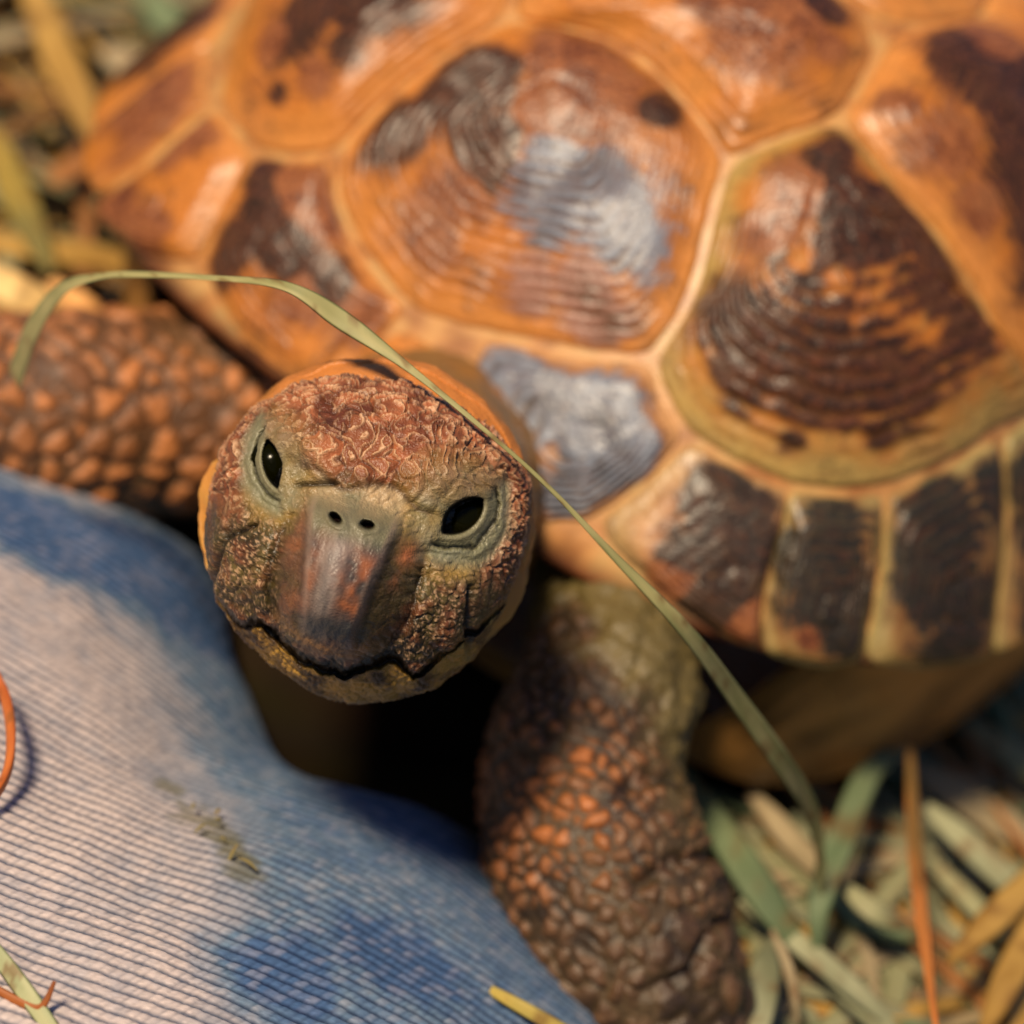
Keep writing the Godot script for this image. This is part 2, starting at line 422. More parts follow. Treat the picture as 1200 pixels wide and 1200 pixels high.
	var m3 := [Vector3(28.32, 9.79, 41.50), Vector3(31.26, 10.12, 38.79), Vector3(33.30, 10.77, 35.82), Vector3(35.24, 7.31, 36.98), Vector3(37.26, 2.92, 38.76), Vector3(38.54, -0.44, 39.95), Vector3(36.11, -1.29, 42.93), Vector3(32.97, -0.98, 45.78), Vector3(31.07, 2.81, 45.03), Vector3(30.01, 5.26, 43.93), Vector3(28.93, 8.28, 42.30)]
	var olive := {"horn": lin(150, 112, 62), "pale": lin(164, 146, 92), "ridge": 0.09, "cold": 1.0, "lead": Vector3(0, 1, 0)}
	scute(car, m3, Vector3(34.98, 2.90, 41.56), [[Vector3(31.97, 8.21, 39.87), 3.6, 0], [Vector3(33.26, 4.93, 41.53), 3.6, 0], [Vector3(35.95, 2.47, 40.87), 3.2, 0], [Vector3(30.79, 6.41, 42.44), 2.0, 0], [Vector3(34.69, 1.34, 43.19), 1.2, 1]], 9.0, 280, 100, 0.7, olive)
	var m4 := [Vector3(33.30, 10.77, 35.82), Vector3(35.43, 12.72, 29.64), Vector3(36.14, 14.25, 24.76), Vector3(39.42, 8.94, 25.43), Vector3(42.24, 3.27, 27.18), Vector3(43.87, -1.35, 27.92), Vector3(41.56, -1.27, 34.62), Vector3(38.54, -0.44, 39.95), Vector3(37.26, 2.92, 38.76), Vector3(35.24, 7.31, 36.98)]
	scute(car, m4, Vector3(40.53, 3.59, 31.86), [[Vector3(36.81, 9.53, 31.58), 4.4, 0], [Vector3(38.79, 5.15, 33.59), 4.6, 0], [Vector3(41.60, 1.32, 32.59), 3.4, 0], [Vector3(37.51, 10.92, 27.58), 2.6, 0], [Vector3(36.34, 7.39, 35.26), 2.0, 0], [Vector3(41.15, 4.16, 29.17), 2.4, 0]], 9.0, 280, 100, 0.7, olive)
	var m5 := [Vector3(36.14, 14.25, 24.76), Vector3(37.06, 14.91, 18.69), Vector3(37.74, 15.15, 8.96), rim_at(62, 0.94), rim_at(62, 1.0), Vector3(43.87, -1.35, 27.92), Vector3(42.24, 3.27, 27.18), Vector3(39.42, 8.94, 25.43)]
	scute(car, m5, Vector3(43.67, 3.10, 20.22), [[Vector3(41.12, 7.93, 19.78), 5.0, 0], [Vector3(43.98, 2.49, 20.26), 5.0, 0], [Vector3(38.73, 10.93, 23.24), 2.4, 0]], 9.0, 200, 70, 0.7, olive)
	var m2r := [Vector3(-21.43, 10.14, 44.61), Vector3(-25.35, 10.12, 42.99), Vector3(-27.41, 10.17, 41.78), Vector3(-29.20, 4.94, 44.70), Vector3(-32.45, -2.13, 46.17), Vector3(-24.78, 0.10, 50.09), Vector3(-19.85, 2.36, 50.08), Vector3(-20.52, 6.01, 47.66)]
	scute(car, m2r, Vector3(-25.80, 2.85, 47.91), [[Vector3(-26.67, 8.00, 43.91), 2.0, 1], [Vector3(-28.19, 0.55, 48.35), 2.8, 1], [Vector3(-24.79, 1.10, 49.43), 2.6, 1], [Vector3(-28.48, 2.18, 47.08), 1.8, 1], [Vector3(-23.73, 2.76, 48.75), 1.4, 1], [Vector3(-27.06, 6.09, 45.10), 1.6, 1]], 8.0, 200, 80, 0.8)
	scute(car, mirrored(m3), mir(Vector3(34.98, 2.90, 41.56)), [[mir(Vector3(33.43, 5.86, 40.54)), 4.4, 1]], 8.0, 120, 40, 0.7)
	scute(car, mirrored(m4), mir(Vector3(40.53, 3.59, 31.86)), [[mir(Vector3(38.73, 6.21, 32.25)), 4.4, 0]], 8.0, 120, 40, 0.7)
	scute(car, mirrored(m5), mir(Vector3(43.67, 3.10, 20.22)), [[mir(Vector3(42.72, 4.94, 20.09)), 4.4, 0]], 8.0, 120, 40, 0.7)
	for side in [1, -1]:
		var deg := 62.0
		for k in 6:
			var nxt := deg + 19.5
			var poly := [rim_at(deg, 0.9), rim_at((deg + nxt) / 2, 0.9), rim_at(nxt, 0.9), rim_at(nxt, 1.0), rim_at((deg + nxt) / 2, 1.0), rim_at(deg, 1.0)]
			var mid := rim_at((deg + nxt) / 2 + 2, 0.96)
			scute(car, poly if side > 0 else mirrored(poly), mid if side > 0 else mir(mid), [[mid if side > 0 else mir(mid), 5.0, 0]], 8.0, 120, 30, 0.6)
			deg = nxt

	# the under-shell and the bridges that join it to the rim
	var u := Surf.new()
	na = 240
	nt = 40
	P.resize(na * nt); C.resize(na * nt)
	for a in na:
		var az := TAU * a / na
		var r := rim_at(rad_to_deg(az), 0.999)
		var bridge := ss(0.50, 0.62, absf(sin(az)) * (1.0 if cos(az) > 0 else 1.0))
		bridge = ss(47.0, 39.0, r.z) * ss(-36.0, -28.0, r.z)
		for b in nt:
			var f := float(b) / (nt - 1)
			var wide := Vector3(r.x, 0, r.z)
			var side_p := wide * lerpf(0.955, 0.86, ss(0.0, 0.62, f)) + Vector3(0, lerpf(2.0, -19.0, ss(0.0, 0.55, f)), 0)
			var low := wide * Vector3(0.84, 0, 0.82) + Vector3(0, -16.5 - 4.0 * f, 0)
			var p := low.lerp(side_p, bridge)
			if f > 0.55:
				p = p.lerp(Vector3(0, -20.5, 0), pow((f - 0.55) / 0.45, 1.2) * 0.999)
			var w := n_mid.get_noise_3dv(p * 0.5)
			P[a * nt + b] = p + Vector3(w, w, w) * 0.5
			C[a * nt + b] = lin(172, 124, 62).lerp(lin(118, 84, 40), clampf(0.45 + n_big.get_noise_3dv(p) * 1.6, 0, 1))
	add_grid(u, na, nt, P, C, true, -1.0)
	build(u, "plastron", M.under, tortoise)


#################################################################### the animal's body: head, neck and forelegs in one skin
const HX := Vector3(0.88906, 0.10421, -0.44603)
const HY := Vector3(-0.31586, 0.84478, -0.43222)
const HZ := Vector3(0.33168, 0.52503, 0.78379)
const HC := Vector3(16.39440, 14.18059, 82.16574)
const PX := 0.0559             # one head unit in millimetres
const MOUTH := [-190.0, -120.0, -150.0, -142.0, -105.0, -160.0, -82.0, -153.0, -65.0, -157.0, -54.0, -167.0, -32.0, -176.0, -3.0, -182.0, 24.0, -179.0, 58.0, -160.0, 73.0, -150.0, 100.0, -165.0, 133.0, -128.0, 165.0, -84.0, 190.0, -40.0]


func mouth_y(fx: float) -> float:
	for k in range(0, MOUTH.size() - 2, 2):
		if fx < MOUTH[k + 2]:
			return 13.0 + lerpf(MOUTH[k + 1], MOUTH[k + 3], clampf((fx - MOUTH[k]) / (MOUTH[k + 2] - MOUTH[k]), 0, 1))
	return -40.0


func bump2(fx: float, fy: float, cx: float, cy: float, sx: float, sy: float) -> float:
	var a := (fx - cx) / sx
	var b := (fy - cy) / sy
	var q := a * a + b * b
	return exp(-q) if q < 9.0 else 0.0


func add_head(s: Surf) -> void:
	var n := 470
	var P := PackedVector3Array()
	var C := PackedColorArray()
	P.resize(n * n); C.resize(n * n)
	# how far the outline stands from the middle, all the way round
	var rim := [Vector2(187, 0), Vector2(186, 50), Vector2(176, 90), Vector2(150, 122), Vector2(110, 148), Vector2(60, 166), Vector2(0, 172), Vector2(-67, 162), Vector2(-123, 136), Vector2(-165, 96), Vector2(-186, 48), Vector2(-189, -7), Vector2(-182, -72), Vector2(-152, -132), Vector2(-115, -164), Vector2(-68, -191), Vector2(-12, -211), Vector2(33, -213), Vector2(74, -200), Vector2(126, -172), Vector2(164, -126), Vector2(184, -62), Vector2(187, 0)]
	var shape := PackedFloat32Array()
	for k in 360:
		var dir := Vector2.from_angle(deg_to_rad(k))
		for m in rim.size() - 1:
			if rim[m].cross(dir) >= -1e-4 and dir.cross(rim[m + 1]) > 1e-4 and dir.dot(rim[m]) > 0.0:
				var hit = Geometry2D.line_intersects_line(Vector2.ZERO, dir, rim[m], rim[m + 1] - rim[m])
				shape.append(hit.length())
				break
	var rust := lin(136, 80, 50)
	var cream := lin(226, 182, 140)
	var olive := lin(98, 84, 46)
	var olive_d := lin(52, 42, 24)
	var sage := lin(128, 128, 100)
	var mauve := lin(124, 98, 84)
	var slate := lin(58, 64, 66)
	var orange := lin(172, 100, 58)
	var yellow := lin(168, 132, 62)
	for i in n:
		var u := 2.0 * i / (n - 1) - 1.0
		for j in n:
			var v := 2.0 * j / (n - 1) - 1.0
			var r := 0.0
			var ph := 0.0
			if absf(u) > absf(v):
				r = u; ph = PI / 4 * v / u
			elif v != 0.0:
				r = v; ph = PI / 2 - PI / 4 * u / v
			if r < 0.0:
				r = -r; ph += PI
			var ang := deg_to_rad(160.0) * (0.82 * r + 0.18 * r * r * r * r)
			var d := Vector3(sin(ang) * cos(ph), sin(ang) * sin(ph), cos(ang))
			var az := 8.6 if d.z > 0 else 12.0
			var r0 := pow(pow(sqrt(d.x * d.x + d.y * d.y) / 10.0, 2.35) + pow(absf(d.z) / az, 2.35), -1.0 / 2.35)
			var p := d * r0
			var of := fposmod(ph, TAU) / TAU * 360.0
			var ok := int(of)
			var wide := lerpf(shape[ok % 360], shape[(ok + 1) % 360], of - ok) * PX * 0.98 / 10.0
			p.x *= wide
			p.y *= wide
			var fx := p.x / PX
			var fy := p.y / PX
			var front := ss(-2.0, 3.0, p.z)
			var w_mid := n_mid.get_noise_3dv(p * 1.0)
			var w_fine := n_fine.get_noise_3dv(p * 2.2)
			var w_big := n_big.get_noise_3dv(p * 1.6)
			# scale pattern of the skin, with its wandering ring lines
			var w_soft := n_soft.get_noise_3dv(p)
			var wob := p + Vector3(n_soft.get_noise_3d(p.x, p.y, p.z + 40.0), n_soft.get_noise_3d(p.x + 60.0, p.y, p.z), n_soft.get_noise_3d(p.x, p.y + 80.0, p.z)) * 0.75
			var f1 := cell_h.get_noise_3dv(wob) + 1.0
			var fv := cell_hv.get_noise_3dv(wob)
			var fg := cell_g.get_noise_3dv(p + Vector3(w_soft, w_mid, -w_soft) * 0.3) + 1.0
			var line := ss(0.16, 0.03, f1)
			var wig := absf(sin((f1 * 1.1 + n_soft.get_noise_3dv(p * 1.6) * 0.55 + w_fine * 0.10 + fv) * TAU))
			var squig := ss(0.62, 0.1, wig)
			# regions
			var dy_m := fy - mouth_y(fx)
			var jaw := front * ss(3.0, -4.0, dy_m)
			var top := ss(18.0, 62.0, fy - absf(fx + 6.0) * 0.10) * (1.0 - 0.0)
			top = maxf(top, ss(120.0, 160.0, absf(fx)) * ss(-60.0, 0.0, fy))
			var out := 0.0
			var fwd := 0.0
			# snout, beak and brows
			fwd += 3.0 * bump2(fx, fy, -4.0, -72.0, 92.0, 92.0)
			var bc := -9.0 + 0.04 * -fy
			var bw := lerpf(48.0, 28.0, clampf(-fy / 120.0, 0, 1))
			var bd := absf(fx - bc)
			var plate := ss(bw + 11.0, bw - 5.0, bd) * ss(26.0, 0.0, fy) * ss(-158.0, -118.0, fy)
			fwd += plate * 1.25
			fwd += 0.35 * exp(-pow((fx + 14.0) / 13.0, 2.0)) * ss(-128.0, -110.0, fy) * ss(-12.0, -32.0, fy)
			fwd -= 0.35 * ss(-100.0, -150.0, fy) * ss(60.0, 0.0, bd)
			fwd += 0.9 * bump2(fx, fy, -88.0, 78.0, 42.0, 30.0) + 0.9 * bump2(fx, fy, 84.0, 78.0, 42.0, 30.0)
			fwd += 0.8 * bump2(fx, fy, -112.0, -80.0, 44.0, 44.0) + 0.8 * bump2(fx, fy, 112.0, -86.0, 44.0, 44.0)
			fwd -= 0.6 * bump2(fx, fy, -70.0, -90.0, 16.0, 60.0) + 0.7 * bump2(fx, fy, 66.0, -88.0, 18.0, 60.0)
			var ub := Vector2((fx + 2.0) / 76.0, (fy + 60.0) / 104.0).length()
			var below := ss(24.0, -14.0, fy)
			var beak := ss(1.1, 0.86, ub) * below * ss(4.0, 14.0, dy_m)
			fwd += 1.0 * beak
			var ucrease := exp(-pow((ub - 1.1) / 0.07, 2.0)) * ss(0.0, -30.0, fy) * ss(4.0, 16.0, dy_m)
			fwd -= 0.34 * ucrease
			var edge_y := 41.0 + 8.0 * sin(fx / 17.0) + w_soft * 5.0
			var fore := ss(edge_y - 4.0, edge_y + 7.0, fy) * ss(100.0, 76.0, absf(fx + 6.0))
			fwd += 0.4 * fore
			var tymp := bump2(fx, fy, 163.0, -68.0, 26.0, 44.0) + bump2(fx, fy, -171.0, -62.0, 16.0, 46.0)
			# nostrils
			var no1 := Vector2((fx + 27.0) / 6.6, (fy + 2.0 + 0.35 * (fx + 27.0)) / 4.3).length()
			var no2 := Vector2((fx - 9.0) / 7.0, (fy - 0.0) / 4.3).length()
			var nos := ss(1.35, 0.75, minf(no1, no2)) * front
			fwd -= nos * 1.3
			fwd += 0.18 * exp(-pow((minf(no1, no2) - 1.9) / 0.6, 2.0)) * front
			# eyes: almond openings with a rim, a crease and a smooth sunk ring
			var eyeq := 99.0
			var low_lid := 0.0
			for k in 2:
				var c := Vector2(-117.0, 38.0) if k == 0 else Vector2(108.0, 37.0)
				var al := Vector2(0.47, -0.88) if k == 0 else Vector2(0.56, 0.83)
				var q := Vector2(fx, fy) - c
				if q.length_squared() < 8000.0:
					var l := q.dot(al) / (28.5 if k == 0 else 30.0)
					var m := q.dot(Vector2(al.y, -al.x)) / (10.4 if k == 0 else 15.8)
					var e := 0.6 * (absf(m) + l * l) + 0.4 * sqrt(m * m + l * l)
					if e < eyeq:
						eyeq = e
						low_lid = m * (1.0 if k == 0 else 1.0)
			if front < 0.2: eyeq = 99.0
			if eyeq < 12.0 and eyeq > 1.2: eyeq += (w_mid * 0.55 + w_fine * 0.12) * ss(1.2, 2.6, eyeq)
			var lower := ss(-0.5, 0.6, low_lid)
			var ring_e := ss(4.6, 2.9, eyeq)
			fwd -= 0.75 * ring_e * (0.4 + 0.6 * lower)
			fwd += 0.1 * exp(-pow((eyeq - 2.4) / 1.0, 2.0)) * (1.0 - lower)
			fwd += 0.08 * n_mid.get_noise_3d(p.x * 2.4, p.y * 0.55, p.z * 0.8) * maxf(beak, plate)
			fwd += 0.30 * exp(-pow((eyeq - 1.40) / 0.30, 2.0)) * (0.3 + 0.7 * lower)
			var crease := exp(-pow((eyeq - 2.15) / 0.16, 2.0)) * ss(-0.35, 0.3, low_lid)
			fwd -= 0.30 * crease
			fwd += 0.22 * exp(-pow((eyeq - 2.75) / 0.35, 2.0)) * lower
			fwd -= 1.5 * ss(1.04, 0.9, eyeq)
			# mouth and lower jaw
			var slit := ss(6.5, 2.5, absf(dy_m + 2.5 + w_mid * 4.0) - 3.0 * ss(90.0, 50.0, absf(fx - 10.0))) * front
			fwd -= 0.75 * slit
			out += 0.1 * jaw
			fwd -= 1.0 * jaw
			fwd += 0.25 * exp(-pow((dy_m - 14.0) / 8.0, 2.0)) * front * ss(110.0, 60.0, absf(fx))
			# fine relief
			var soft := maxf(maxf(ring_e * (0.4 + 0.6 * lower), maxf(plate, nos)), maxf(beak * 0.6, minf(tymp, 1.0) * 0.7))
			var rough := 1.0 - 0.85 * soft
			out += rough * ((0.12 + 0.08 * top) * ss(0.0, 0.25, f1) - 0.12 + 0.18 * squig * top + 0.16 * w_soft + 0.05 * w_mid + 0.03 * w_fine + 0.10 * ss(0.0, 0.35, fg) * (1.0 - top))
			out += plate * (0.05 * w_mid + 0.02 * w_fine)
			# cheek folds
			var fold_l := exp(-pow((fx + 152.0 - 0.10 * (fy + 80.0)) / 4.0, 2.0)) * ss(-30.0, -56.0, fy) * ss(-150.0, -120.0, fy)
			var fold_r := exp(-pow((fx - 142.0 + 0.22 * (fy + 60.0)) / 4.0, 2.0)) * ss(-30.0, -44.0, fy) * ss(-130.0, -100.0, fy)
			var fold_b := exp(-pow((fy + 44.0 - 0.75 * (fx + 130.0)) / 4.0, 2.0)) * ss(-160.0, -145.0, fx) * ss(-108.0, -122.0, fx)
			var fold_t := exp(-pow((fy - 30.0 - 0.33 * (fx + 60.0)) / 3.5, 2.0)) * ss(-90.0, -78.0, fx) * ss(-30.0, -42.0, fx)
			var folds := maxf(maxf(fold_l, fold_r), maxf(fold_b, fold_t)) * front
			out -= 0.4 * folds
			p += d * out
			p.z += fwd * front
			# colour
			var col := olive.lerp(olive_d, clampf(0.45 + w_big * 1.3 + w_mid * 0.7, 0, 1))
			col = col.lerp(rust, clampf(0.1 + w_mid * 1.3 + w_soft * 0.5 + fv * 0.3, 0.0, 0.65) * (1.0 - 0.55 * jaw))
			col = col.lerp(olive_d * 0.6, 0.6 * ss(0.14, 0.02, fg) * (1.0 - top))
			col = col.lerp(cream, 0.55 * ss(0.16, 0.42, w_fine) * (1.0 - top) * (1.0 - 0.7 * maxf(beak, plate)))
			var crown := rust.lerp(lin(172, 102, 64), clampf(0.5 + fv * 0.8, 0, 1)).lerp(lin(92, 46, 28), clampf(0.28 - w_mid * 1.3, 0.0, 0.85))
			crown = crown.lerp(cream, 0.80 * squig * clampf(0.75 + w_mid, 0, 1))
			crown = crown.lerp(lin(64, 36, 24), 0.75 * ss(0.07, 0.0, f1))
			col = col.lerp(crown, top)
			col = col.lerp(yellow.lerp(sage, clampf(0.4 + w_mid, 0, 1)), 0.75 * ss(7.5, 3.6, eyeq) * (1.0 - top * 0.55) * ss(150.0, 132.0, absf(fx)))
			col = col.lerp(sage.lerp(lin(150, 150, 126), clampf(w_mid + w_fine, 0, 1)), ring_e * (0.35 + 0.55 * lower))
			col = col.lerp(lin(132, 124, 92), 0.5 * exp(-pow((eyeq - 1.42) / 0.4, 2.0)) * (0.4 + 0.6 * lower))
			col = col.lerp(lin(22, 20, 14), 0.9 * crease)
			col = col.lerp(lin(10, 9, 7), ss(1.16, 1.0, eyeq))
			col = col.lerp(lin(34, 40, 32).lerp(lin(70, 50, 34), clampf(w_mid + 0.3, 0, 1)), 0.8 * minf(tymp, 1.0))
			col = col.lerp(lin(118, 80, 60).lerp(lin(66, 54, 34), ss(-20.0, 50.0, fx + w_soft * 22.0)).lerp(lin(150, 96, 58), clampf(w_mid * 1.4 - 0.05, 0.0, 0.6)).lerp(olive_d, clampf(-w_mid * 1.5 - w_big * 0.8, 0.0, 0.75)), 0.62 * beak)
			col = col.lerp(lin(30, 24, 16), 0.6 * ucrease)
			col = col.lerp(lin(196, 168, 128).lerp(sage, clampf(0.4 + w_mid, 0, 1)), 0.75 * ss(-8.0, 12.0, fy) * ss(edge_y + 2.0, edge_y - 6.0, fy) * ss(62.0, 44.0, absf(fx + 8.0)))
			col = col.lerp(lin(60, 36, 24), 0.6 * exp(-pow((fy - edge_y + 3.0) / 3.5, 2.0)) * ss(90.0, 70.0, absf(fx + 6.0)))
			var plate_c := mauve.lerp(slate, clampf(0.45 - w_big * 1.6, 0, 1)).lerp(lin(150, 140, 134), 0.75 * exp(-pow((fx + 14.0) / 11.0, 2.0)))  # pale centre stripe is a highlight painted along the beak ridge
			var streak := n_mid.get_noise_3d(p.x * 2.4, p.y * 0.55, p.z * 0.8)
			plate_c = plate_c.lerp(slate * 0.7, clampf(streak * 1.4, 0.0, 0.6)).lerp(lin(168, 150, 138), clampf(-streak * 1.3 - 0.1, 0.0, 0.5))
			plate_c = plate_c.lerp(orange, clampf((0.55 + w_mid * 1.6) * 1.3 * bump2(fx + w_soft * 14.0, fy + w_mid * 12.0, 12.0, -54.0, 17.0, 22.0) + (0.5 + w_mid) * bump2(fx, fy, -38.0, -70.0, 8.0, 42.0) + (0.5 + w_mid) * bump2(fx, fy, 14.0, -98.0, 14.0, 16.0), 0.0, 0.75))
			plate_c = plate_c.lerp(sage.lerp(olive, 0.3), ss(-34.0, -8.0, fy) * 0.85)
			plate_c = plate_c.lerp(lin(190, 160, 140), 0.45 * exp(-pow((bd - bw) / 4.0, 2.0)))
			col = col.lerp(plate_c, plate * 0.95)
			col = col.lerp(slate.lerp(olive_d, clampf(0.35 + w_mid, 0, 1)), 0.95 * bump2(fx, fy, 0.0, -122.0, 42.0, 15.0))
			col = col.lerp(olive_d * 0.8, 0.6 * bump2(fx, fy, 52.0, -96.0, 14.0, 52.0) + 0.35 * bump2(fx, fy, -66.0, -110.0, 12.0, 44.0))
			col = col.lerp(lin(150, 112, 66), 0.8 * front * exp(-pow((dy_m - 17.0) / 8.0, 2.0)) * ss(84.0, 50.0, absf(fx)) * (0.6 + w_mid))
			col = col.lerp(orange, 0.8 * bump2(fx + w_mid * 10.0, fy, 62.0, -20.0, 11.0, 13.0) * front)
			col = col.lerp(lin(186, 142, 62).lerp(lin(74, 54, 28), clampf(0.48 + w_mid * 2.0 + w_big + w_soft * 0.8, 0, 1)), jaw * 0.9)
			col = col.lerp(yellow, 0.7 * ss(-26.0, -44.0, dy_m) * front)
			col = col.lerp(lin(14, 10, 7), slit * (0.95 - 0.4 * ss(90.0, 150.0, absf(fx))))
			col = col.lerp(lin(14, 11, 8), nos)
			col = col.lerp(lin(24, 17, 10), 0.85 * folds)
			col = col.lerp(lin(206, 120, 52), 1.0 - ss(-5.0, -2.0, p.z))
			P[i * n + j] = HC + HX * p.x + HY * p.y + HZ * p.z
			C[i * n + j] = col
	add_grid(s, n, n, P, C, false, 1.0)
	# the neck: a loose collar of skin behind the head that runs back under the shell
	var path := [HC + HZ * -0.4 + HX * 0.1 + HY * 0.2, HC + HZ * -1.5 + HX * 0.1 + HY * 0.4, HC + HZ * -3.2 + HX * 0.1 + HY * 0.5, HC + HZ * -6.0, HC + HZ * -11.0 + HY * -0.5, Vector3(7.38, 1.42, 58.60), Vector3(3, -4, 46), Vector3(1, -4, 36)]
	var rad := [8.4, 10.2, 10.55, 10.0, 10.0, 9.6, 11.0, 11.0]
	add_tube(s, path, rad, 1.0, 220, 140, "neck")


func add_tube(s: Surf, path: Array, rad: Array, flat: float, na: int, nl: int, look: String) -> void:
	var P := PackedVector3Array()
	var C := PackedColorArray()
	P.resize(na * nl); C.resize(na * nl)
	var nrm := Vector3.ZERO
	for b in nl:
		var t := float(b) / (nl - 1)
		var c: Vector3 = catmull(path, t)
		var tan_: Vector3 = (catmull(path, minf(t + 0.004, 0.9999)) - catmull(path, maxf(t - 0.004, 0.0))).normalized()
		if nrm == Vector3.ZERO:
			nrm = (Vector3.UP - tan_ * tan_.y).normalized()
		nrm = (nrm - tan_ * nrm.dot(tan_)).normalized()
		var bin := tan_.cross(nrm)
		var r: float = catmull(rad, t)
		for a in na:
			var an := TAU * a / na
			var d := nrm * cos(an) + bin * sin(an) * flat
			var p := c + d * r
			var hc: Array = skin_at(p, d, t, an, look)
			P[a * nl + b] = p + d * hc[0]
			C[a * nl + b] = hc[1]
	add_grid(s, na, nl, P, C, true, 1.0)


# what the skin does at a point: [how far it stands out, its colour]
func skin_at(p: Vector3, d: Vector3, t: float, an: float, look: String) -> Array:
	var w_mid := n_mid.get_noise_3dv(p)
	var w_fine := n_fine.get_noise_3dv(p * 1.6)
	var w_big := n_big.get_noise_3dv(p)
	if look == "neck":
		var wr := sin(t * 60.0 + w_big * 6.0) * 0.12 * ss(0.12, 0.3, t)
		var c := lin(204, 126, 58).lerp(lin(128, 96, 50), clampf(ss(0.2, 0.5, t) + w_big * 0.8, 0, 1)).lerp(lin(184, 148, 76), clampf(-d.y * 0.7 + w_mid, 0, 1))
		var flap := 0.0
		for fl in [[Vector2(-0.93, -0.36), 0.9], [Vector2(0.84, -0.54), 0.55], [Vector2(0.97, -0.12), 0.2]]:
			flap += fl[1] * ss(0.86, 0.97, Vector2(d.dot(HX), d.dot(HY)).normalized().dot(fl[0].normalized()))
		wr += flap * ss(0.10, 0.22, t) * ss(0.6, 0.4, t)
		return [wr + w_mid * 0.22 + w_big * 0.25 + w_fine * 0.05, c.lerp(lin(206, 150, 70), 0.7 * minf(flap, 1.0))]
	# forelegs: scales that stand proud of darker skin, smooth folds by the shoulder
	var wob := p + Vector3(w_mid, n_mid.get_noise_3d(p.y, p.z, p.x), w_big) * 0.5
	wob *= 1.55 if look == "left" else 0.98
	var fs := cell_s.get_noise_3dv(wob) + 1.0
	var vs := cell_sv.get_noise_3dv(wob)
	var fl := cell_l.get_noise_3dv(wob) + 1.0
	var vl := cell_lv.get_noise_3dv(wob)
	var big := 0.0
	var smooth_ := 0.0
	if look == "left":
		big = ss(0.62, 0.74, t + w_big * 0.08)
		smooth_ = ss(0.41, 0.33, t + w_big * 0.06 - 0.10 * d.dot(HX) * 1.0)
		smooth_ = maxf(smooth_, 0.75 * ss(0.25, 0.75, d.dot(HX)) * ss(0.66, 0.5, t))
	else:
		big = ss(0.1, -0.35, d.dot(Vector3(0.1, 0.9, 0.1)) + w_big * 0.2)
		smooth_ = ss(0.16, 0.08, t)
	var f := lerpf(fs, fl, big)
	var v := lerpf(vs, vl, big)
	var dome_s := ss(0.06, 0.5, f)
	var small := 1.0 if look == "right" else ss(-0.35, -0.05, w_big + 0.1 + 0.25 * ss(0.45, 0.55, t) - 0.2 * big)
	var prom := (1.0 - smooth_) * lerpf(0.55, 1.0, clampf(v * 0.8 + 0.6, 0, 1))
	var h := prom * (dome_s - 0.5) * lerpf(0.55, 0.62, big) * lerpf(0.45, 1.0, small) + w_mid * 0.12 + w_fine * 0.06
	# wrinkles of the loose skin
	var fold := sin(t * 46.0 + an * 1.5 + w_big * 5.0)
	h += smooth_ * (fold * 0.28 + w_mid * 0.35)
	var bend := 0.0
	if look == "left":
		for k in [0.55, 0.63, 0.70]:
			bend = maxf(bend, exp(-pow((t - k - 0.03 * sin(an + k * 9.0) - w_big * 0.02) / 0.008, 2.0)) * ss(-0.1, 0.4, d.dot(HX)))
		h -= bend * 0.8
	var skin := lin(92, 74, 50).lerp(lin(54, 42, 30), clampf(0.5 + w_big * 1.2 + w_mid * 0.5, 0, 1))
	var scale_c: Color
	if look == "left":
		var glow := ss(0.40, 0.47, t) * ss(0.66, 0.5, t) * (0.45 + 0.55 * ss(0.3, -0.3, d.dot(HX)))  # sunlit patch painted into the scale colour
		scale_c = lin(96, 72, 50).lerp(lin(186, 112, 58), clampf(glow * (0.75 + v * 0.6), 0.05, 1.0)).lerp(lin(60, 46, 34), clampf(big * (0.55 - v * 0.6), 0, 1))
		skin = skin.lerp(lin(112, 98, 56), smooth_ * 0.8)
	else:
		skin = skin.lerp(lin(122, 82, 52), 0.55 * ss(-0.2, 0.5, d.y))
		scale_c = lin(194, 124, 70).lerp(lin(122, 80, 50), clampf(0.35 - v * 0.7 + big * 0.2, 0, 1))
	var col := skin.lerp(scale_c, (1.0 - smooth_) * ss(0.08, 0.34, f) * lerpf(0.5, 1.0, small))
	col = col.lerp(lin(30, 20, 13), (0.5 if look == "left" else 0.3) * (1.0 - smooth_) * ss(0.09, 0.0, f) * (0.4 + 0.6 * small))
	col = col.lerp(lin(26, 18, 12), bend * 0.6)
	col = col * (1.0 + w_fine * 0.35)
	return [h, col]


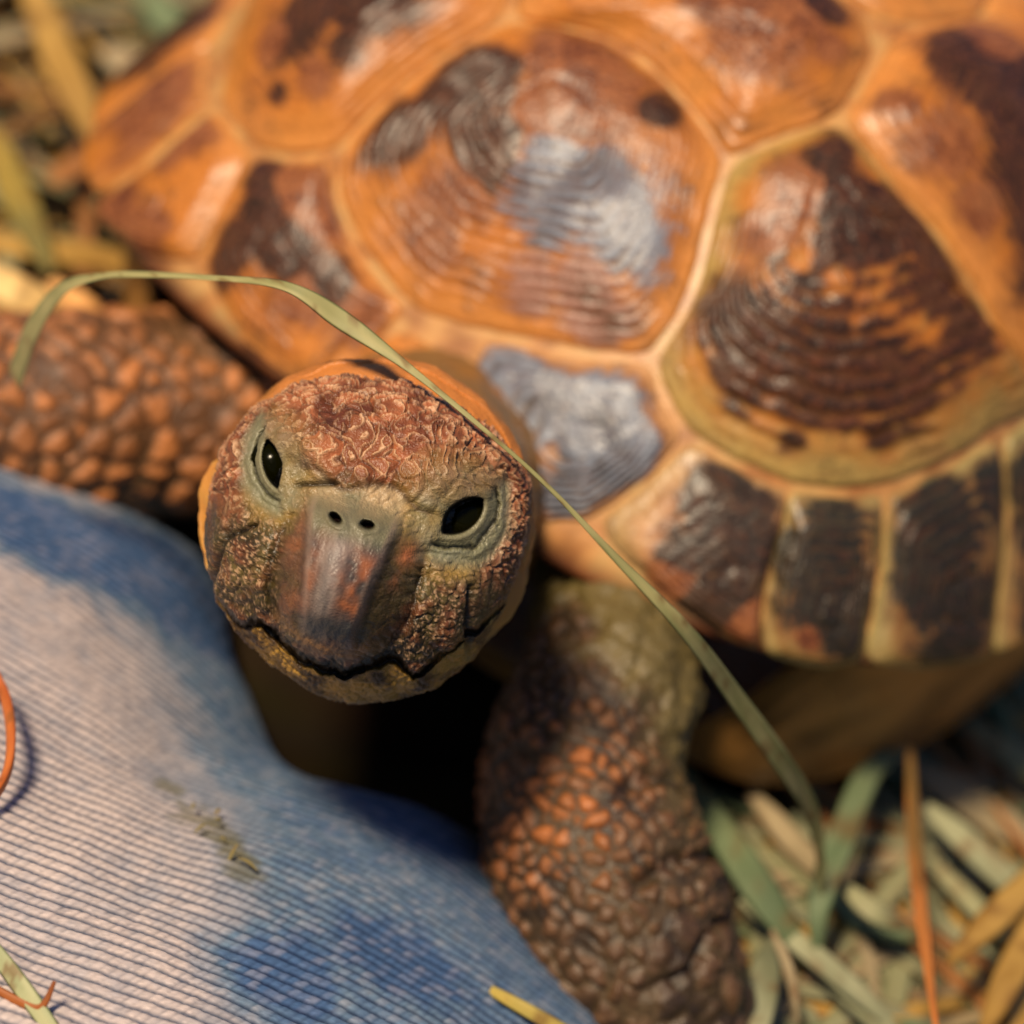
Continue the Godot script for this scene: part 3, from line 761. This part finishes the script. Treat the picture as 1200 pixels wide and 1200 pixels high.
func make_tortoise() -> void:
	var t := thing("tortoise", "tan and black tortoise with head raised, facing the camera over hay and jeans", "tortoise")
	make_carapace(t)
	var s := Surf.new()
	add_head(s)
	add_tube(s, [Vector3(11.07, -2.91, 35.90), Vector3(16.29, -3.75, 41.91), Vector3(20.59, -5.59, 46.43), Vector3(25.18, -6.73, 51.63), Vector3(28.02, -10.11, 57.80), Vector3(32.97, -12.92, 61.41), Vector3(38.10, -16.53, 62.93), Vector3(42.29, -20.60, 62.61), Vector3(45.54, -25.13, 61.72), Vector3(46.94, -27.23, 61.26)], [3.5, 4.6, 5.6, 7.1, 7.6, 8.5, 8.6, 7.7, 6.0, 1.0], 0.95, 330, 440, "left")
	add_tube(s, [Vector3(-8.85, -8.63, 35.41), Vector3(-12.36, -9.36, 39.93), Vector3(-14.91, -10.37, 44.24), Vector3(-17.94, -11.74, 47.72), Vector3(-21.30, -12.40, 52.13), Vector3(-24.13, -12.54, 57.25), Vector3(-27.73, -13.56, 62.01), Vector3(-30.96, -15.02, 66.91), Vector3(-33.20, -16.86, 71.63), Vector3(-33.95, -18.15, 72.82)], [6.0, 7.2, 8.0, 8.4, 8.6, 8.4, 8.2, 7.6, 6.0, 1.0], 0.95, 290, 380, "right")
	var body := build(s, "body", M.skin, t)
	# claws of the near forefoot
	for k in 4:
		var root: Vector3 = Vector3(45.33, -23.59, 64.60) + HX * (k * 2.0 - 3.0) + HZ * (1.2 - absf(k - 1.5) * 0.5)
		var cl := Surf.new()
		blade(cl, [root, root + HY * -2.2 + HZ * 1.0, root + HY * -4.4 + HZ * 1.1], [1.0, 0.8, 0.1], HZ, lin(70, 56, 44), lin(40, 32, 26), 0.8, 10)
		build(cl, "claw", M.horn, t)
	# the eyes lie in the almond openings
	for k in 2:
		var e := Surf.new()
		var c := Vector2(-119.0, 38.0) if k == 0 else Vector2(108.0, 37.0)
		var at: Vector3 = HC + HX * (c.x * PX) + HY * (c.y * PX) + HZ * EYE_Z[k]
		var P := PackedVector3Array()
		var C := PackedColorArray()
		for a in 40:
			for b in 24:
				var th := PI * b / 23.0
				var d := Vector3(sin(th) * cos(TAU * a / 40), sin(th) * sin(TAU * a / 40), cos(th))
				P.append(at + (HX * d.x + HY * d.y + HZ * d.z) * 1.75)
				C.append(lin(16, 13, 11))
		add_grid(e, 40, 24, P, C, true, -1.0)
		build(e, "eye", M.eye, t)


const EYE_Z := [4.2, 4.5]


#################################################################### jeans
func jeans_height(x: float, z: float) -> float:
	var zz := z - 9.0 * ss(20.0, 46.0, x) + 8.0 * ss(1.0, -13.0, x) - 7.0 * exp(-pow((x - 9.5) / 8.0, 2.0))
	var q := (zz - 112.0) / 57.0
	var h := 17.0 * pow(maxf(0.0, 1.0 - q * q), 0.62)
	h *= pow(ss(66.0, 36.0, x), 0.6)
	return h - 7.0 * ss(0.955, 1.02, absf(q))


func steps(spans: Array) -> PackedFloat32Array:            # [from, to, step] spans joined
	var out := PackedFloat32Array()
	for sp in spans:
		var v: float = sp[0]
		while v < sp[1] - 1e-6:
			out.append(v)
			v += sp[2]
	out.append(spans[-1][1])
	return out


func make_jeans() -> void:
	var t := thing("person", "person's leg in faded blue denim jeans, lying in front of the tortoise", "person")
	var xs := steps([[-150.0, -34.0, 3.0], [-34.0, 44.0, 0.2], [44.0, 70.0, 1.0]])
	var zs := steps([[48.0, 60.0, 0.5], [60.0, 124.0, 0.2], [124.0, 170.0, 2.0]])
	var nu := xs.size()
	var nv := zs.size()
	var P := PackedVector3Array()
	var C := PackedColorArray()
	P.resize(nu * nv); C.resize(nu * nv)
	var white := lin(212, 196, 190)
	var mid := lin(112, 136, 160)
	var navy := lin(30, 42, 70)
	var blue := lin(64, 96, 144)
	var blues_and_shade := [[Vector3(28.87, -8.47, 98.45), 4.5, 0.70], [Vector3(29.01, -8.91, 94.68), 4.0, 0.50], [Vector3(32.40, -10.65, 86.58), 4.0, 0.50], [Vector3(29.90, -10.00, 88.54), 3.0, 0.40], [Vector3(10.77, -11.68, 84.85), 3.0, 0.20], [Vector3(-15.69, -10.83, 73.55), 8.0, 0.75], [Vector3(-13.17, -11.60, 70.24), 8.0, 0.75], [Vector3(-9.94, -13.41, 65.18), 8.0, 0.75], [Vector3(-6.58, -16.21, 60.69), 7.0, 0.70]]  # bluer denim; the left-hand spots paint the shade below the far foreleg
	var stains := [[Vector3(14.74, -10.58, 87.13), 2.2], [Vector3(17.08, -10.05, 88.07), 2.0], [Vector3(19.07, -9.72, 88.79), 1.8], [Vector3(20.82, -9.37, 90.20), 2.0], [Vector3(11.19, -11.47, 85.45), 1.5]]
	for i in nu:
		var x := xs[i]
		for j in nv:
			var z := zs[j]
			var h := jeans_height(x, z)
			var w_big := n_big.get_noise_2d(x * 0.5, z * 0.5)
			var w_mid := n_mid.get_noise_2d(x * 0.8, z * 0.8)
			h += w_big * 0.35
			var wx := x + w_mid * 0.12
			var wz := z + n_mid.get_noise_2d(z * 0.7, x * 0.7 + 50.0) * 0.10
			var al := (wx * 0.90 - wz * 0.436)
			var ac := (wx * 0.436 + wz * 0.90) / 1.08 + w_big * 0.08
			var row := floorf(ac)
			var v := ac - row
			var seg := al / 0.62 + row * 0.37 + (v - 0.5) * 0.9
			var sid := floorf(seg)
			var sv := seg - sid
			var rnd := n_fine.get_noise_2d(sid * 13.7, row * 9.1)
			var thread := ss(0.52, 0.22, absf(v - 0.5 - 0.05 * n_mid.get_noise_2d(al * 2.0, row * 5.0))) * (0.66 + 0.34 * ss(0.52, 0.2, absf(sv - 0.5)))
			var far_off := maxf(ss(-34.0, -42.0, x), maxf(ss(124.0, 130.0, z), ss(44.0, 48.0, x)))
			thread = lerpf(thread, 0.58, far_off)
			var fade_and_shade := 0.95 - 0.70 * ss(-59.652, -45.652, x * 0.682 + z * -0.731 + w_big * 5.0 + w_mid * 1.5)
			for b in blues_and_shade:
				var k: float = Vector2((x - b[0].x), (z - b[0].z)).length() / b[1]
				fade_and_shade -= b[2] * 0.88 * ss(1.5, 0.1, k + w_big * 0.35 + w_mid * 0.15)  # lays the painted foreleg shade over the real fading
			fade_and_shade = clampf(fade_and_shade + w_mid * 0.22 + w_big * 0.15, 0.0, 1.0)
			var hi := mid.lerp(white, (fade_and_shade - 0.35) / 0.65) if fade_and_shade > 0.35 else blue.lerp(mid, 0.25 + 0.75 * fade_and_shade / 0.35)
			var lo := navy.lerp(mid, fade_and_shade * 0.2)
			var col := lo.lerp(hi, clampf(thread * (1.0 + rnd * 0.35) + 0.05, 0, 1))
			col = col.lerp(white, 0.2 * clampf(rnd * 2.0, 0, 1) * thread)
			for b in stains:
				var k: float = Vector2(x - b[0].x, z - b[0].z).length() / b[1]
				col = col.lerp(lin(110, 104, 74), 0.62 * ss(1.2, 0.2, k + w_mid * 0.9))
			P[i * nv + j] = Vector3(x, -LIFT + h + thread * 0.16 + rnd * 0.05 - 0.6, z)
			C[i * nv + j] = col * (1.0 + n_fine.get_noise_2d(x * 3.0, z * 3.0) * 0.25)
	var s := Surf.new()
	add_grid(s, nu, nv, P, C, false, -1.0)
	build(s, "jeans_leg", M.denim, t)


#################################################################### hay
# one blade or stalk: a flattened tube along a path, [half width] along it, thickness as a share of the width
func blade(s: Surf, path: Array, half: Array, facing: Vector3, tone: Color, tone2: Color, thick := 0.22, nl := 22, twist := 0.0, grad := 0.0) -> void:
	var na := 8
	var P := PackedVector3Array()
	var C := PackedColorArray()
	P.resize(na * nl); C.resize(na * nl)
	for b in nl:
		var t := float(b) / (nl - 1)
		var c: Vector3 = catmull(path, t)
		var tan_: Vector3 = (catmull(path, minf(t + 0.01, 0.9999)) - catmull(path, maxf(t - 0.01, 0.0))).normalized()
		var side := tan_.cross(facing).normalized().rotated(tan_, twist * t)
		var up := side.cross(tan_)
		var w: float = maxf(catmull(half, t), 0.04)
		for a in na:
			var an := TAU * a / na
			var rib := 0.12 * w * cos(an * 3.0)
			P[a * nl + b] = c + side * cos(an) * w + up * (sin(an) * w * thick + absf(cos(an)) * w * 0.25 + rib * 0.4)
			var k := clampf(0.5 + 0.9 * n_mid.get_noise_3dv(c * 0.35 + Vector3(a * 2.0, 0, 0)) + 0.5 * n_fine.get_noise_2d(a * 3.1, t * 1.6) + 0.35 * cos(an * 2.0) + (t - 0.5) * grad, 0, 1)
			var spot := ss(0.22, 0.42, n_mid.get_noise_3dv(c * 0.9 + Vector3(0, a * 0.4, 31.0)))
			C[a * nl + b] = tone.lerp(tone2, k).lerp(lin(110, 72, 36), 0.65 * spot)
	add_grid(s, na, nl, P, C, true, 1.0)


func make_hay() -> void:
	# the ground: dry soil under the hay
	var g := Surf.new()
	var xs := steps([[-9000.0, -300.0, 1450.0], [-300.0, 300.0, 6.0], [300.0, 9000.0, 1450.0]])
	var P := PackedVector3Array()
	var C := PackedColorArray()
	for x in xs:
		for z in xs:
			var w := n_big.get_noise_2d(x * 0.3, z * 0.3)
			P.append(Vector3(x, -LIFT - 1.2 + (w * 1.2 if absf(x) < 300 and absf(z) < 300 else 0.0), z))
			C.append(lin(24, 18, 12).lerp(lin(50, 42, 28), clampf(0.4 + w, 0, 1)))
	add_grid(g, xs.size(), xs.size(), P, C, false, -1.0)
	tag(build(g, "ground", M.soil), "", "", "", "structure")

	# the blades that the picture lets one follow
	var green := [lin(118, 132, 96), lin(86, 102, 70)]
	var sage := [lin(156, 156, 122), lin(120, 122, 92)]
	var pale := [lin(152, 150, 112), lin(120, 120, 84)]
	var gold := [lin(190, 150, 78), lin(152, 114, 52)]
	var rust := [lin(182, 122, 70), lin(132, 92, 54)]
	var tan_ := [lin(168, 150, 116), lin(124, 110, 80)]
	var list := [
		["thick pale green blade running down beside the tortoise's near foreleg", green, 1.7, [Vector3(28.94, -19.00, 38.47), Vector3(36.13, -18.00, 43.94), Vector3(42.34, -18.00, 47.44), Vector3(47.40, -20.00, 47.74)]],
		["bright green blade bent into an arch under the shell's edge", green, 1.3, [Vector3(39.00, -18.00, 18.99), Vector3(40.08, -15.00, 29.47), Vector3(43.41, -14.00, 40.86), Vector3(45.60, -16.00, 46.41), Vector3(47.57, -19.00, 47.71)]],
		["thin brown stalk turning orange at its lower end", [lin(120, 92, 50), lin(200, 120, 58)], 0.7, [Vector3(41.00, -12.00, 26.83), Vector3(46.80, -11.00, 37.35), Vector3(52.64, -10.00, 47.42), Vector3(61.09, -9.00, 60.68)]],
		["golden straw with a blunt end pointing down left, higher of two", gold, 1.35, [Vector3(55.05, -15.00, 23.86), Vector3(55.54, -15.00, 33.92), Vector3(55.85, -15.00, 44.31)]],
		["golden straw lying in the lower right corner, lower of two", gold, 1.4, [Vector3(56.81, -16.00, 26.33), Vector3(59.05, -16.00, 38.15), Vector3(61.35, -16.00, 48.16)]],
		["pale blade slanting down from the leg towards the corner", sage, 1.1, [Vector3(40.34, -19.00, 47.65), Vector3(46.29, -19.00, 47.96), Vector3(51.39, -19.00, 48.57), Vector3(56.35, -20.00, 48.27)]],
		["broad pale green blade right of the brown stalk", sage, 1.5, [Vector3(44.06, -18.00, 24.53), Vector3(50.28, -18.00, 26.03), Vector3(58.00, -19.00, 26.63)]],
		["short straw with a yellowish tip beside the green arch", pale, 1.1, [Vector3(44.98, -17.00, 41.21), Vector3(48.54, -17.00, 41.83), Vector3(50.71, -18.00, 39.24)]],
		["pale straw under the shell at the right picture edge", pale, 1.4, [Vector3(40.69, -19.00, 9.09), Vector3(45.37, -19.00, 9.76), Vector3(50.42, -20.00, 8.66)]],
		["pale upright blade beside the tortoise's foot", sage, 1.5, [Vector3(50.15, -18.00, 62.70), Vector3(47.61, -18.00, 57.33), Vector3(44.29, -19.00, 49.26)]],
		["olive blade running into the lower right corner", sage, 1.2, [Vector3(46.67, -20.00, 47.18), Vector3(52.49, -20.00, 48.34), Vector3(57.98, -20.00, 49.77)]],
		["brownish straw between the long leaf and the green arch", tan_, 1.3, [Vector3(32.96, -21.00, 32.70), Vector3(38.61, -21.00, 35.06), Vector3(44.33, -21.00, 37.03)]],
		["wide grey-brown blade behind the brown stalk", tan_, 1.9, [Vector3(39.65, -21.00, 16.48), Vector3(45.48, -21.00, 16.16), Vector3(53.74, -21.00, 15.79)]],
		["grey-green blade crossing below the green arch", green, 1.3, [Vector3(41.97, -20.00, 37.28), Vector3(47.04, -21.00, 38.16), Vector3(51.62, -21.00, 34.81)]],
		["straight pale straw high on the right edge", pale, 1.1, [Vector3(46.17, -20.00, 27.38), Vector3(54.04, -20.00, 29.72), Vector3(62.13, -20.00, 31.35)]],
		["thin red-brown stalk under the foot", tan_, 0.5, [Vector3(44.87, -16.00, 52.39), Vector3(48.25, -16.00, 55.39), Vector3(51.61, -16.00, 59.69)]],
		["thick yellow straw slanting across the upper left corner", gold, 2.0, [Vector3(-77.27, -12.00, 1.33), Vector3(-61.21, -12.00, 13.56), Vector3(-49.25, -16.00, 18.03)]],
		["bright cream straw meeting the picture's left edge beside the foreleg", [lin(244, 208, 140), lin(220, 170, 98)], 1.9, [Vector3(-45.28, -14.00, 45.56), Vector3(-38.57, -14.00, 44.44), Vector3(-32.84, -16.00, 40.31)]],
		["second cream straw just under the brighter one", [lin(236, 190, 118), lin(206, 150, 84)], 1.7, [Vector3(-42.73, -18.00, 46.91), Vector3(-37.68, -18.00, 44.99), Vector3(-33.34, -19.00, 44.06)]],
		["olive blade left of the slanting yellow straw", [lin(168, 140, 62), lin(120, 110, 56)], 1.8, [Vector3(-61.85, -18.00, 20.06), Vector3(-51.87, -17.00, 28.20), Vector3(-43.87, -19.00, 31.95)]],
		["orange straw behind the shell's left tip", rust, 2.2, [Vector3(-54.79, -20.00, 18.98), Vector3(-56.91, -20.00, 6.63), Vector3(-62.71, -21.00, -9.93)]],
		["tan blade in the upper left, behind the shell", tan_, 2.6, [Vector3(-67.85, -19.00, -3.32), Vector3(-61.92, -20.00, -5.85), Vector3(-56.26, -21.00, -11.47)]],
		["greenish blade far behind the shell's edge", green, 2.2, [Vector3(-78.31, -19.00, -19.70), Vector3(-69.34, -20.00, -16.19), Vector3(-64.70, -21.00, -19.24)]],
		["yellow straw lying level below the shell's left tip", gold, 1.7, [Vector3(-50.30, -19.00, 34.88), Vector3(-44.62, -19.00, 27.59), Vector3(-37.92, -20.00, 19.54)]],
		["pale straw tip sticking out above the foreleg", [lin(240, 180, 110), lin(214, 140, 76)], 1.4, [Vector3(-39.38, -15.00, 38.70), Vector3(-35.52, -15.00, 39.26), Vector3(-33.40, -16.00, 37.38)]],
	]
	for it in list:
		var s := Surf.new()
		var w: float = it[2] * 0.85
		blade(s, it[3], [w * 0.4, w, w, w * 0.3], Vector3(0.2, 1, 0.5).normalized(), it[1][0], it[1][1], 0.3, 18, 0.0, 1.6)
		tag(build(s, "hay_blade", M.hay), it[0], "hay")
	var all := [green, sage, pale, gold, rust, tan_, sage, pale, tan_]
	var warm := [gold, rust, tan_, gold, pale, [lin(150, 110, 60), lin(96, 66, 36)]]
	var protos := []
	for k in 330:
		var right := k % 3 != 0
		var c := Vector3(rng.randf_range(14, 92), 0, rng.randf_range(-40, 64)) if right else Vector3(rng.randf_range(-120, -46), 0, rng.randf_range(-50, 46))
		var an := rng.randf_range(0.15, 1.25) if right else rng.randf_range(-1.4, 1.6)
		if rng.randf() < 0.25: an += 1.5
		var dir := Vector3(cos(an), 0, sin(an))
		var ln := rng.randf_range(18, 42)
		var up := rng.randf_range(-1.0, 4.5)
		var bow := Vector3(-dir.z, 0, dir.x) * rng.randf_range(-3, 3)
		var w := rng.randf_range(0.4, 1.25)
		var tone: Array = (all if right else warm)[rng.randi() % (9 if right else 6)]
		var inside := absf(c.x) < 40.0 and c.z < 46.0
		if inside or (right and c.x < 34.0 and c.z > 40.0): continue
		var bad := false
		for f in 9:
			var q := c + dir * ln * (f / 4.0 - 1.0)
			if (absf(q.x) < 42.0 and absf(q.z) < 48.0) or (q.x > -34.0 and q.x < 40.0 and q.z > 36.0 and q.z < 80.0): bad = true
		if bad: continue
		var s := Surf.new()
		blade(s, [c - dir * ln + Vector3(0, -LIFT + up, 0), c + bow + Vector3(0, -LIFT + up + rng.randf_range(0, 2.5), 0), c + dir * ln + Vector3(0, -LIFT + rng.randf_range(0.5, 4), 0)], [w * 0.2, w, w * 0.12], Vector3(0.15, 1, 0.3).normalized(), tone[0], tone[1], 0.3, 12, rng.randf_range(-0.6, 0.6))
		var hue := "green" if tone == green else "grey green" if tone == sage else "pale" if tone == pale else "golden" if tone == gold else "reddish brown" if tone == rust else "brown"
		var size_ := "thick" if w > 1.1 else "thin"
		var where := ("beside the near foreleg and the jeans" if c.z > 36.0 else "just below the shell's right edge" if c.z > 0.0 else "behind the shell's right edge") if right else ("at the left edge beyond the far foreleg" if c.z > 8.0 else "behind the shell's left edge")
		tag(build(s, "loose_hay_blade", M.hay), "%s %s hay blade lying loose %s" % [size_, hue, where], "hay", "loose %s %s hay blades %s" % [size_, hue, where])
	# the mass of short bits below
	var l := Surf.new()
	for k in 4600:
		var c := Vector3(rng.randf_range(-170, 150), 0, rng.randf_range(-120, 64))
		if k > 2600: c = Vector3(rng.randf_range(-240, 260), 0, rng.randf_range(-330, -60))
		if k % 3 == 0: c = Vector3(rng.randf_range(20, 95), 0, rng.randf_range(-45, 60))
		if absf(c.x) < 38.0 and absf(c.z + 6.0) < 78.0: continue
		var an := rng.randf_range(0, TAU)
		var dir := Vector3(cos(an), 0, sin(an)) * rng.randf_range(5, 17)
		var w := rng.randf_range(0.35, 1.1)
		var tone: Array = (all if c.x > 0 else warm)[rng.randi() % (9 if c.x > 0 else 6)]
		var y := -LIFT + rng.randf_range(-1.5, 1.5)
		blade(l, [c - dir + Vector3(0, y, 0), c + Vector3(0, y + 0.7, 0), c + dir + Vector3(0, y, 0)], [w, w, w * 0.6], Vector3.UP, tone[0], tone[1], 0.3, 4)
	tag(build(l, "hay_litter", M.hay), "", "", "", "stuff")


func make_small_things() -> void:
	var s := Surf.new()
	blade(s, [Vector3(-16.85, 1.82, 75.17), Vector3(-15.03, 8.31, 77.71), Vector3(-12.65, 13.64, 79.51), Vector3(-9.50, 17.13, 80.94), Vector3(-6.24, 19.62, 81.72), Vector3(-0.42, 23.08, 82.04), Vector3(5.24, 26.15, 82.70), Vector3(9.18, 25.60, 81.40), Vector3(14.67, 25.03, 80.73), Vector3(20.36, 24.12, 80.21), Vector3(25.52, 21.94, 78.21), Vector3(30.80, 18.65, 75.63), Vector3(35.87, 14.83, 72.21), Vector3(38.82, 8.00, 65.33), Vector3(41.77, 1.06, 58.53), Vector3(43.44, -5.51, 52.01), Vector3(44.69, -11.62, 47.93), Vector3(45.70, -18.66, 44.55)],
		[1.0, 0.95, 0.65, 0.3, 0.26, 0.2, 0.34, 0.66, 0.27, 0.16, 0.15, 0.26, 0.5, 0.66, 0.75, 0.62, 0.3, 0.2], Vector3(0.1, 0.75, 0.65).normalized(), lin(172, 164, 112), lin(112, 118, 70), 0.14, 200, 0.5)
	tag(build(s, "dry_leaf_blade", M.hay), "long thin dry leaf blade arching over the tortoise's head", "leaf")
	s = Surf.new()
	blade(s, [Vector3(-2.34, -5.72, 94.49), Vector3(-0.14, -4.97, 94.33), Vector3(1.91, -5.42, 95.05), Vector3(4.79, -5.37, 97.62), Vector3(6.72, -6.05, 99.81), Vector3(7.74, -6.67, 102.35), Vector3(7.30, -7.23, 104.18)], [0.4, 0.55, 0.62, 0.62, 0.58, 0.5, 0.4], HX, lin(214, 122, 56), lin(168, 84, 36), 0.5, 50)
	tag(build(s, "curled_straw", M.hay), "curled orange straw on the jeans at the left picture edge", "straw")
	s = Surf.new()
	blade(s, [Vector3(15.25, -5.44, 113.66), Vector3(18.59, -6.06, 113.93), Vector3(21.47, -6.64, 114.38), Vector3(25.24, -7.72, 114.78)], [0.45, 0.55, 0.6, 0.5], HZ, lin(176, 176, 132), lin(140, 150, 108), 0.35, 30)
	tag(build(s, "green_stalk", M.hay), "pale green stalk across the jeans in the lower left corner", "stalk")
	s = Surf.new()
	blade(s, [Vector3(18.75, -7.22, 115.28), Vector3(21.18, -7.13, 114.83), Vector3(22.68, -6.72, 114.43), Vector3(22.57, -5.09, 113.64)], [0.25, 0.3, 0.25, 0.12], HZ, lin(160, 92, 46), lin(120, 66, 34), 0.7, 24)
	tag(build(s, "brown_twig", M.hay), "small brown twig under the pale green stalk on the jeans", "twig")
	s = Surf.new()
	blade(s, [Vector3(36.96, -12.43, 81.08), Vector3(40.01, -12.11, 80.85), Vector3(44.37, -12.64, 79.36)], [0.35, 0.5, 0.5], HZ, lin(186, 160, 76), lin(140, 132, 66), 0.35, 20)
	tag(build(s, "yellow_stem", M.hay), "yellow stem on the jeans below the tortoise's near foot", "straw")
	for k in 7:
		var q := [Vector3(13.89, -10.83, 86.64), Vector3(15.29, -10.50, 87.08), Vector3(16.62, -10.19, 87.71), Vector3(18.02, -9.81, 88.67), Vector3(19.78, -9.51, 89.68), Vector3(21.05, -9.35, 90.21), Vector3(17.17, -9.85, 89.12)][k] as Vector3
		s = Surf.new()
		var d := Vector3(rng.randf_range(-1, 1), rng.randf_range(0, 0.3), rng.randf_range(-1, 1)).normalized() * rng.randf_range(0.25, 0.9)
		q += Vector3(rng.randf_range(-1, 1), 0, rng.randf_range(-1, 1)) * 0.9
		q.y = -LIFT + jeans_height(q.x, q.z) + 0.1
		blade(s, [q - d, q + Vector3(0, 0.2, 0), q + d], [0.06, 0.13 + 0.02 * (k % 3), 0.04], Vector3.UP, lin(150, 136, 88), lin(92, 84, 52), 0.6, 6)
		tag(build(s, "plant_crumb", M.hay), "tiny dry plant crumb on the stain in the middle of the jeans", "plant crumb", "plant crumbs on the jeans stain")


func _ready() -> void:
	# camera, with the shallow depth of field of a close-up lens focused on the face
	var cam := Camera3D.new()
	cam.name = "camera"
	add_child(cam)
	var ca := CameraAttributesPhysical.new()
	ca.frustum_focal_length = 12.0 / tan(deg_to_rad(15.6 / 2.0))
	ca.frustum_focus_distance = 0.2365
	ca.frustum_near = 0.02
	ca.frustum_far = 60.0
	ca.exposure_aperture = 16.5
	cam.attributes = ca
	cam.fov = 15.6
	cam.transform = Transform3D(Basis(Vector3(0.77684, 0.31939, -0.54268), Vector3(-0.53526, 0.78888, -0.30193), Vector3(0.33168, 0.52503, 0.78379)), mm(Vector3(104.68468, 146.37851, 268.83230)))
	cam.current = true
	# sky, sun and exposure
	var we := WorldEnvironment.new()
	we.name = "environment"
	var env := Environment.new()
	env.background_mode = Environment.BG_SKY
	var sky := Sky.new()
	var sm := ProceduralSkyMaterial.new()
	sm.sky_top_color = Color(0.42, 0.58, 0.86)
	sm.sky_horizon_color = Color(0.80, 0.84, 0.88)
	sm.sky_curve = 0.2
	sm.ground_bottom_color = Color(0.25, 0.2, 0.14)
	sm.ground_horizon_color = Color(0.5, 0.46, 0.38)
	sm.sky_energy_multiplier = 0.62
	sky.sky_material = sm
	env.sky = sky
	env.tonemap_mode = Environment.TONE_MAPPER_LINEAR
	env.tonemap_exposure = 0.98
	env.sdfgi_enabled = true
	env.ssao_enabled = true
	env.ssil_enabled = true
	we.environment = env
	add_child(we)
	var sun := DirectionalLight3D.new()
	sun.name = "sun"
	sun.light_energy = 1.5
	sun.light_color = Color(1.0, 0.91, 0.78)
	sun.light_angular_distance = 9.0
	sun.shadow_enabled = true
	var towards: Vector3 = (Vector3(-0.53526, 0.78888, -0.30193) * 0.50 + Vector3(0.33168, 0.52503, 0.78379) * 0.85 - Vector3(0.77684, 0.31939, -0.54268) * 0.16).normalized()
	sun.basis = Basis.looking_at(-towards, Vector3(0, 0, 1))
	add_child(sun)

	rng.seed = 11
	n_fine = noise(FastNoiseLite.TYPE_SIMPLEX_SMOOTH, 0.7, 3, 2)
	n_mid = noise(FastNoiseLite.TYPE_SIMPLEX_SMOOTH, 2.2, 5, 3)
	n_big = noise(FastNoiseLite.TYPE_SIMPLEX_SMOOTH, 7.0, 8, 2)
	n_soft = noise(FastNoiseLite.TYPE_SIMPLEX_SMOOTH, 2.6, 9, 1)
	cell_s = cells(2.3, 21, false); cell_sv = cells(2.3, 21, true)
	cell_l = cells(4.4, 22, false); cell_lv = cells(4.4, 22, true)
	cell_h = cells(1.9, 23, false, 1.0); cell_hv = cells(1.9, 23, true, 1.0)
	cell_g = cells(0.7, 24, false, 1.0)
	M.horn = mat(0.36, 0.5)
	relief(M.horn, 9.0, 0.03, 31)
	M.under = mat(0.5)
	M.skin = mat(0.41, 0.5)
	relief(M.skin, 5.0, 0.06, 32)
	M.eye = mat(0.15, 0.22)
	M.denim = mat(0.9, 0.2)
	M.hay = mat(0.55, 0.4)
	M.soil = mat(0.95, 0.2)
	make_dome()
	make_hay()
	make_jeans()
	make_tortoise()
	make_small_things()
